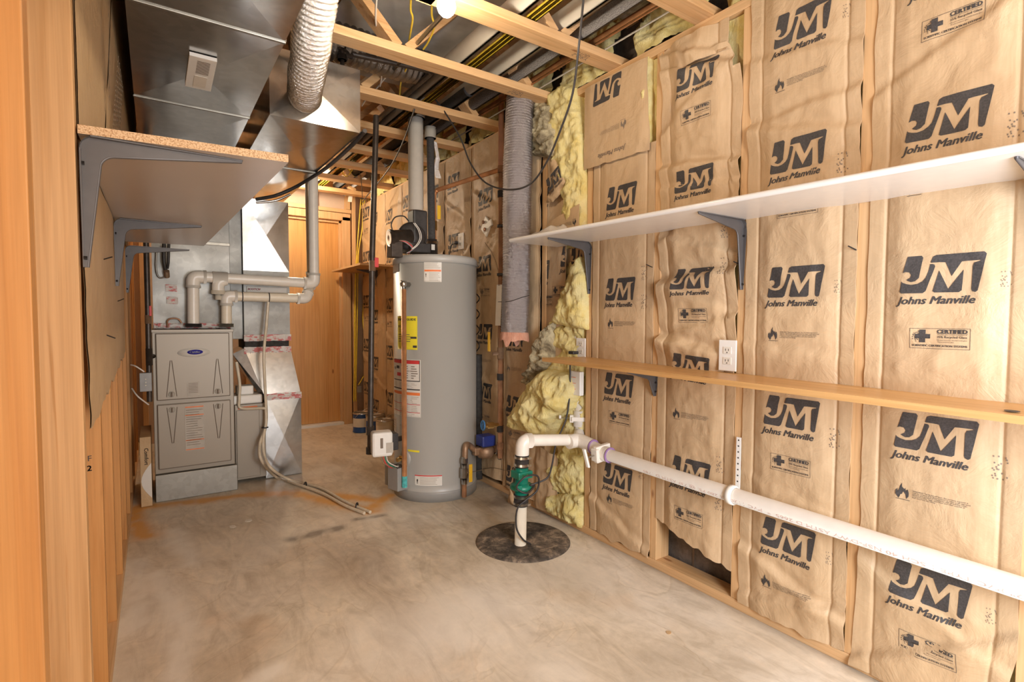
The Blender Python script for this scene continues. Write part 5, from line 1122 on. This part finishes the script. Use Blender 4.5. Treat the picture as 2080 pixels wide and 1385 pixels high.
# black gas pipe in ceiling with drop leg
z_ = 2.40; a = CXp(695,105,z_); b = CXp(880,145,z_); c = CXp(820,200,z_)
GC = thing('ceiling_gas_pipe', 'black iron pipe in the ceiling with a capped drop leg', 'pipe', tuple(a))
e = W(699,150,'Y',a.y).z
ob('horizontal_pipe', MB().tube(arc_path([a, b, Vector((b.x, 3.9, z_))], .03), .014, 14), 'black_pipe', GC)
ob('tee_fitting', MB().sph(a, .026).cyl(a, a+Vector((.05,0,0)), .021).cyl(a, a+Vector((0,0,-.04)), .021).cyl(a, a+Vector((-.01,-.03,.01)), .021), 'black_pipe', GC)
ob('drop_leg', MB().cyl(a, (a.x,a.y,2.27), .0105, 12).cyl((a.x,a.y,2.235), (a.x,a.y,2.275), .017, 12), 'black_pipe', GC)
# conduit beside bulb
ob('conduit', MB().cyl(CXp(900,30,2.36), CXp(800,140,2.40), .009, 12), 'white_plastic', label='white conduit slanting from the light bulb', cat='conduit')
for k, (pp_, mt, lab) in enumerate((([(765,-10),(763,40),(767,70),(766,110),(775,150),(772,175)], 'white_wire', 'white wire hanging left of the light bulb'), ([(835,-10),(834,20),(838,40),(830,90),(830,125),(815,165),(812,190),(808,235)], 'yellow_wire', 'yellow wire hanging left of the light bulb'), ([(878,-10),(877,30),(882,55),(870,85),(860,100)], 'yellow_wire', 'pale yellow wire just beside the light bulb'), ([(735,215),(745,200),(760,185),(790,150),(830,115)], 'white_wire', 'white wire running up to the conduit'))):
    cable(lab, [W(x, y, 'Z', 2.42-.002*i) for i, (x, y) in enumerate(pp_)], .0045, mt)
# bulb
bc = Vector((.862,1.668,2.205)); LB = thing('light_bulb', 'bare lit bulb in a ceiling lampholder', 'light bulb', (bc.x, bc.y, bc.z-.033))
ob('glass_bulb', MB().lathe(bc, [(0,-.033),(.016,-.029),(.028,-.016),(.033,0),(.030,.016),(.02,.034),(.014,.045)], 24), 'bulb_glow', LB)
ob('lampholder', MB().cyl(bc+Vector((0,0,.04)), bc+Vector((0,0,.085)), .02).cyl(bc+Vector((0,0,.085)), bc+Vector((0,0,.105)), .045), 'white_plastic', LB)
ob('lampholder_bar', MB().box((bc.x-.03,bc.y-.03,bc.z+.105), (bc.x+.03,bc.y+.19,bc.z+.123)), 'pineX', LB)
bc2 = Vector((1.02,4.86,2.27)); L2 = thing('light_bulb', 'second lit bulb in front of the far door, hidden by the ducts', 'light bulb', (bc2.x, bc2.y, bc2.z-.033))
ob('glass_bulb', MB().lathe(bc2, [(0,-.033),(.016,-.029),(.028,-.016),(.033,0),(.030,.016),(.02,.034),(.014,.045)], 24), 'bulb_glow_far', L2)
ob('lampholder', MB().cyl(bc2+Vector((0,0,.04)), bc2+Vector((0,0,.075)), .022), 'white_plastic', L2)
bc3 = Vector((.72,-.42,2.262)); L3 = thing('light_bulb', 'third lit bulb, added as unseen fill behind the camera', 'light bulb', (bc3.x, bc3.y, bc3.z-.033))  # unseen bulb added behind the camera to brighten truss faces and ceiling
ob('glass_bulb', MB().lathe(bc3, [(0,-.033),(.016,-.029),(.028,-.016),(.033,0),(.030,.016),(.02,.034),(.014,.045)], 24), 'bulb_glow', L3)
ob('lampholder', MB().cyl(bc3+Vector((0,0,.04)), bc3+Vector((0,0,.075)), .022), 'white_plastic', L3)
# poly vapor film between trusses
ob('plastic_sheet', MB().box((.75,1.4,2.60), (1.45,3.2,2.604)), 'poly_film', label='dark plastic film stapled under the floor above the light bulb', cat='plastic sheet')
# hanging cables
cable('long black cable drooping in a loop in front of the hanging grey duct', [W(1186,-10,'X',1.35), W(1175,100,'X',1.36), W(1163,190,'X',1.40), W(1140,260,'X',1.42), W(1110,330,'X',1.45), W(1075,375,'X',1.48), W(1030,385,'X',1.5), W(985,370,'X',1.5), W(955,330,'X',1.48), W(935,280,'X',1.46), W(905,230,'X',1.42), W(885,203,'X',1.38)], .0045, 'black_rubber')
cable('thin black cable slanting behind the white flue pipe to the far corner', [W(842,222,'Y',2.8), W(820,285,'Y',3.2), W(795,335,'Y',3.6), W(765,375,'Y',4.1), W(745,398,'Y',4.5), W(737,410,'Y',4.7)], .0045, 'black_rubber')
cable('thin black cable arching down near the far corner', [W(700,325,'Y',4.3), W(722,335,'Y',4.4), W(732,355,'Y',4.5), W(735,380,'Y',4.6), W(736,405,'Y',4.7)], .003, 'black_rubber')
for (px, py, y, lab) in ((700,385,5.2,'grey taped duct end hanging at the far wall top'), (722,352,4.65,'grey taped pipe end above the far corner')):
    c = W(px, py, 'Y', y); ob('taped_pipe_end', MB().tube(smooth_path([c+Vector((.08,.05,.03)), c+Vector((.03,.0,.0)), c+Vector((-.02,-.02,-.03))]), .035, 12, rf=lambda t, i: .034+.006*sin(i*1.7)), 'grey_insul', label=lab, cat='pipe end')
c = W(712,400,'Y',5.2); ob('tape_strip', MB().obox(c, (.02,0,0), (0,.002,0), (.008,0,.05), .002), 'offwhite', label='whitish strip of tape hanging at the far wall top', cat='tape')
for k in range(4):
    s = W(705+8*k, 350-12*(k % 2), 'Y', 4.6); ob('yellow_cable', MB().tube(smooth_path([s+Vector((-.06,0,.02)), s+Vector((0,.02,-.03)), s+Vector((.05,-.02,.03)), s+Vector((.09,0,.04))]), .005, 6), 'yellow_wire', label='yellow cable tangle between the far ceiling trusses', cat='cable', group='tangled yellow cables at the far ceiling')
# ------------------------------------------------------------------ left wall cardboard and nails
def LXs(px, py): return W(px, py, 'X', -.127)
def left_sheet(name, label, corners, seed, res=24, bow=.003):
    """four corner points (near-bottom, far-bottom, far-top, near-top) plus jagged bottom"""
    A_, B_, C_, D_ = corners; m = MB(); vs = []
    for j in range(res+1):
        for i in range(res+1):
            u, v = i/res, j/res; q = A_.lerp(B_, u).lerp(D_.lerp(C_, u), v)
            if j == 0: q = q+Vector((0,0,.03*noise.noise(Vector((u*14, seed, 1)))))
            if i == 0: q = q+Vector((0,.025*noise.noise(Vector((v*11, seed, 5))),0))
            q.x = q.x-.002+bow*abs(noise.noise(Vector((u*3, v*3, seed))))*(1 if j else 2); vs.append(q)
    m.add(vs, [(j*(res+1)+i, j*(res+1)+i+1, (j+1)*(res+1)+i+1, (j+1)*(res+1)+i) for j in range(res) for i in range(res)], True)
    n = len(vs); m.add([v+Vector((-.003,0,0)) for v in vs], [(j*(res+1)+i, (j+1)*(res+1)+i, (j+1)*(res+1)+i+1, j*(res+1)+i+1) for j in range(res) for i in range(res)])
    return ob(name, m, 'cardboard', label=label, cat='cardboard', group='cardboard nailed on the left wall')
def V3(y, z): return Vector((-.127+max(0, z-1.537)*.085, y, z))
S1 = left_sheet('cardboard_sheet', 'brown cardboard sheet above the left shelf near the post', (V3(1.50,1.537), V3(2.12,1.537), V3(1.84,2.3), Vector((-.127,1.50,2.3))), 1)
t = fit(text2d('Dimensions', 1, .0, .0), .42); ob('printing', MB().add([(-.1195+(1.87+b-a*.48-1.537)*.085, 1.90+a*.55, 1.87+b-(a*.48)) for a, b in t[0]], t[1]), 'ink_soft', S1)
S2_ = left_sheet('cardboard_sheet', 'darker brown cardboard sheet above the left shelf further in', (V3(2.12,1.537), V3(3.9,1.537), V3(3.9,2.3), V3(1.88,2.3)), 2)
m = MB()
for k in range(16):
    for l in range(6): xx = -.1195+(.44-k*.016)*.085; m.box((xx, 2.2+l*.055, 1.98-k*.016), (xx+.001, 2.2+l*.055+random.uniform(.02,.045), 1.986-k*.016))
ob('printing', m, 'ink_faint', S2_)
ob('printed_arc', MB().tube([(-.122+.27*sin(a*pi/16)*.085, 2.95-.28*cos(a*pi/16), 1.54+.27*sin(a*pi/16)) for a in range(17)], .004, 6), 'ink_soft', S2_)
left_sheet('cardboard_sheet', 'torn brown cardboard sheet hanging below the left shelf', (Vector((-.127, 1.56, LXs(180,905).z+.02)), Vector((-.127, 3.35, LXs(268,700).z)), V3(3.35,1.51), V3(1.50,1.51)), 3, 40)
for (px, py, lab) in ((212,527,'bent nail near the middle left bracket'), (240,612,'rusty nail above the torn cardboard fold'), (218,680,'dark nail low on the torn cardboard')):
    a = LXs(px, py); ob('nail', MB().cyl(a-Vector((.003,0,0)), a+Vector((.018,.03,.012 if py < 650 else -.012)), .002, 6), 'black_rubber', label=lab, cat='nail')
for (px, py, lab) in ((1326,543,'nail in the stud left of the crumpled paper'), (1505,538,'nail through the middle white shelf bracket'), (1740,508,'nail in the stud left of the widest paper panel')):
    a = W(px, py, 'X', 1.828); ob('nail', MB().cyl(a, a+Vector((-.03,.012,.012)), .002, 6), 'black_rubber', label=lab, cat='nail')
# stamp and knots on the stud of left wall
t = merge(fit(text2d('S-P-F', 1), .045, 0, .02), fit(text2d('No 2', 1, 0, .02), .045, 0, -.008)); ob('grade_stamp', MB().add([(-.178+a, 1.8685, .70+b) for a, b in t[0]], t[1]), 'ink', WL)
t = merge(fit(text2d('S-DRY', 1), .09, 0, .01), fit(text2d('STUD', 1), .07, 0, -.014)); 
for y, x in ((1.765, 1.62), (2.255, 1.60)): ob('grade_stamp', MB().add([(x+a, y+.045+b, 2.3094) for a, b in t[0]], t[1]), 'ink_soft', CE)
# floor debris
for (x, y, s, mt, lab) in ((.305,2.99,.022,'offwhite','white paint flake on the floor in front of the furnace'), (.40,3.06,.024,'offwhite','second white paint flake nearer the drain hose'), (1.47,.94,.014,'cardboard','small orange brown chip on the floor near the right wall')):
    q = W(472,1070,'Z',0) if 'front' in lab else (W(505,1057,'Z',0) if 'second' in lab else W(1358,1285,'Z',0)); n = 9
    ob('debris_flake', MB().prism([(q.x+cos(2*pi*i/n)*s*(.6+.5*random.random()), q.y+sin(2*pi*i/n)*s*(.6+.5*random.random()), .0005) for i in range(n)], (0,0,.0015)), mt, label=lab, cat='debris')
c = W(1020,1030,'Z',0); m = relief([Vector((0, c.y-.07, 0)), Vector((0, c.y+.05, .0)), Vector((0, c.y+.03, .09)), Vector((0, c.y-.02, .04))], 1.75, .02, 3, amp=.01, skirt=.005)
ob('paper_scrap', m, 'kraft', label='curled kraft paper scrap on the floor behind the sump pipe', cat='paper scrap')
p = Paper(2.20, 2.42, lambda y: .02+.05*(2.42-y), lambda y: .36+.2*(y-2.2), 81, .010, .02, flange=.01, x=1.82).build(); p.mb.mi = 0
ob('paper_flap', p.mb, ['kraft', 'ink', 'ink_soft'], label='creased kraft paper flap at the wall foot behind the sump pipe', cat='insulation', group='torn paper flaps')
# ------------------------------------------------------------------ lights, world, camera
sc = bpy.context.scene
def area(name, loc, rot, sx, sy, e, col):
    l = bpy.data.lights.new(name, 'AREA'); l.shape = 'RECTANGLE'; l.size = sx; l.size_y = sy; l.energy = e; l.color = col
    o = bpy.data.objects.new(name, l); COL.objects.link(o); o.location = loc; o.rotation_euler = rot; return o
area('doorway_fill', (.85, -1.55, 1.3), (radians(104), 0, 0), 1.7, 1.8, 38, (1, .88, .76))  # added warm fill behind the camera, standing in for an unseen doorway
area('window_light', (.9, -.7, 1.0), (radians(90), 0, radians(-50)), .7, .9, 38, (.72, .84, 1))
w = bpy.data.worlds.new('World'); sc.world = w; w.use_nodes = True
w.node_tree.nodes['Background'].inputs[0].default_value = (1, .89, .77, 1); w.node_tree.nodes['Background'].inputs[1].default_value = .65
cam = bpy.data.cameras.new('Camera'); co = bpy.data.objects.new('Camera', cam); COL.objects.link(co)
M3 = Matrix((RT, UP, -FW)).transposed(); co.matrix_world = Matrix.Translation(CAM) @ M3.to_4x4()
cam.sensor_fit = 'HORIZONTAL'; cam.sensor_width = 36; cam.lens = FPX/2080*36; cam.clip_start = .02
sc.camera = co
sc.cycles.max_bounces = 5; sc.cycles.diffuse_bounces = 4; sc.cycles.glossy_bounces = 3; sc.cycles.use_adaptive_sampling = True; sc.cycles.adaptive_threshold = .1; sc.cycles.use_denoising = True; sc.cycles.caustics_reflective = False; sc.cycles.caustics_refractive = False
sc.view_settings.view_transform = 'Standard'; sc.view_settings.look = 'None'; sc.view_settings.gamma = 1; sc.view_settings.use_curve_mapping = False
sc.view_settings.exposure = 0.45
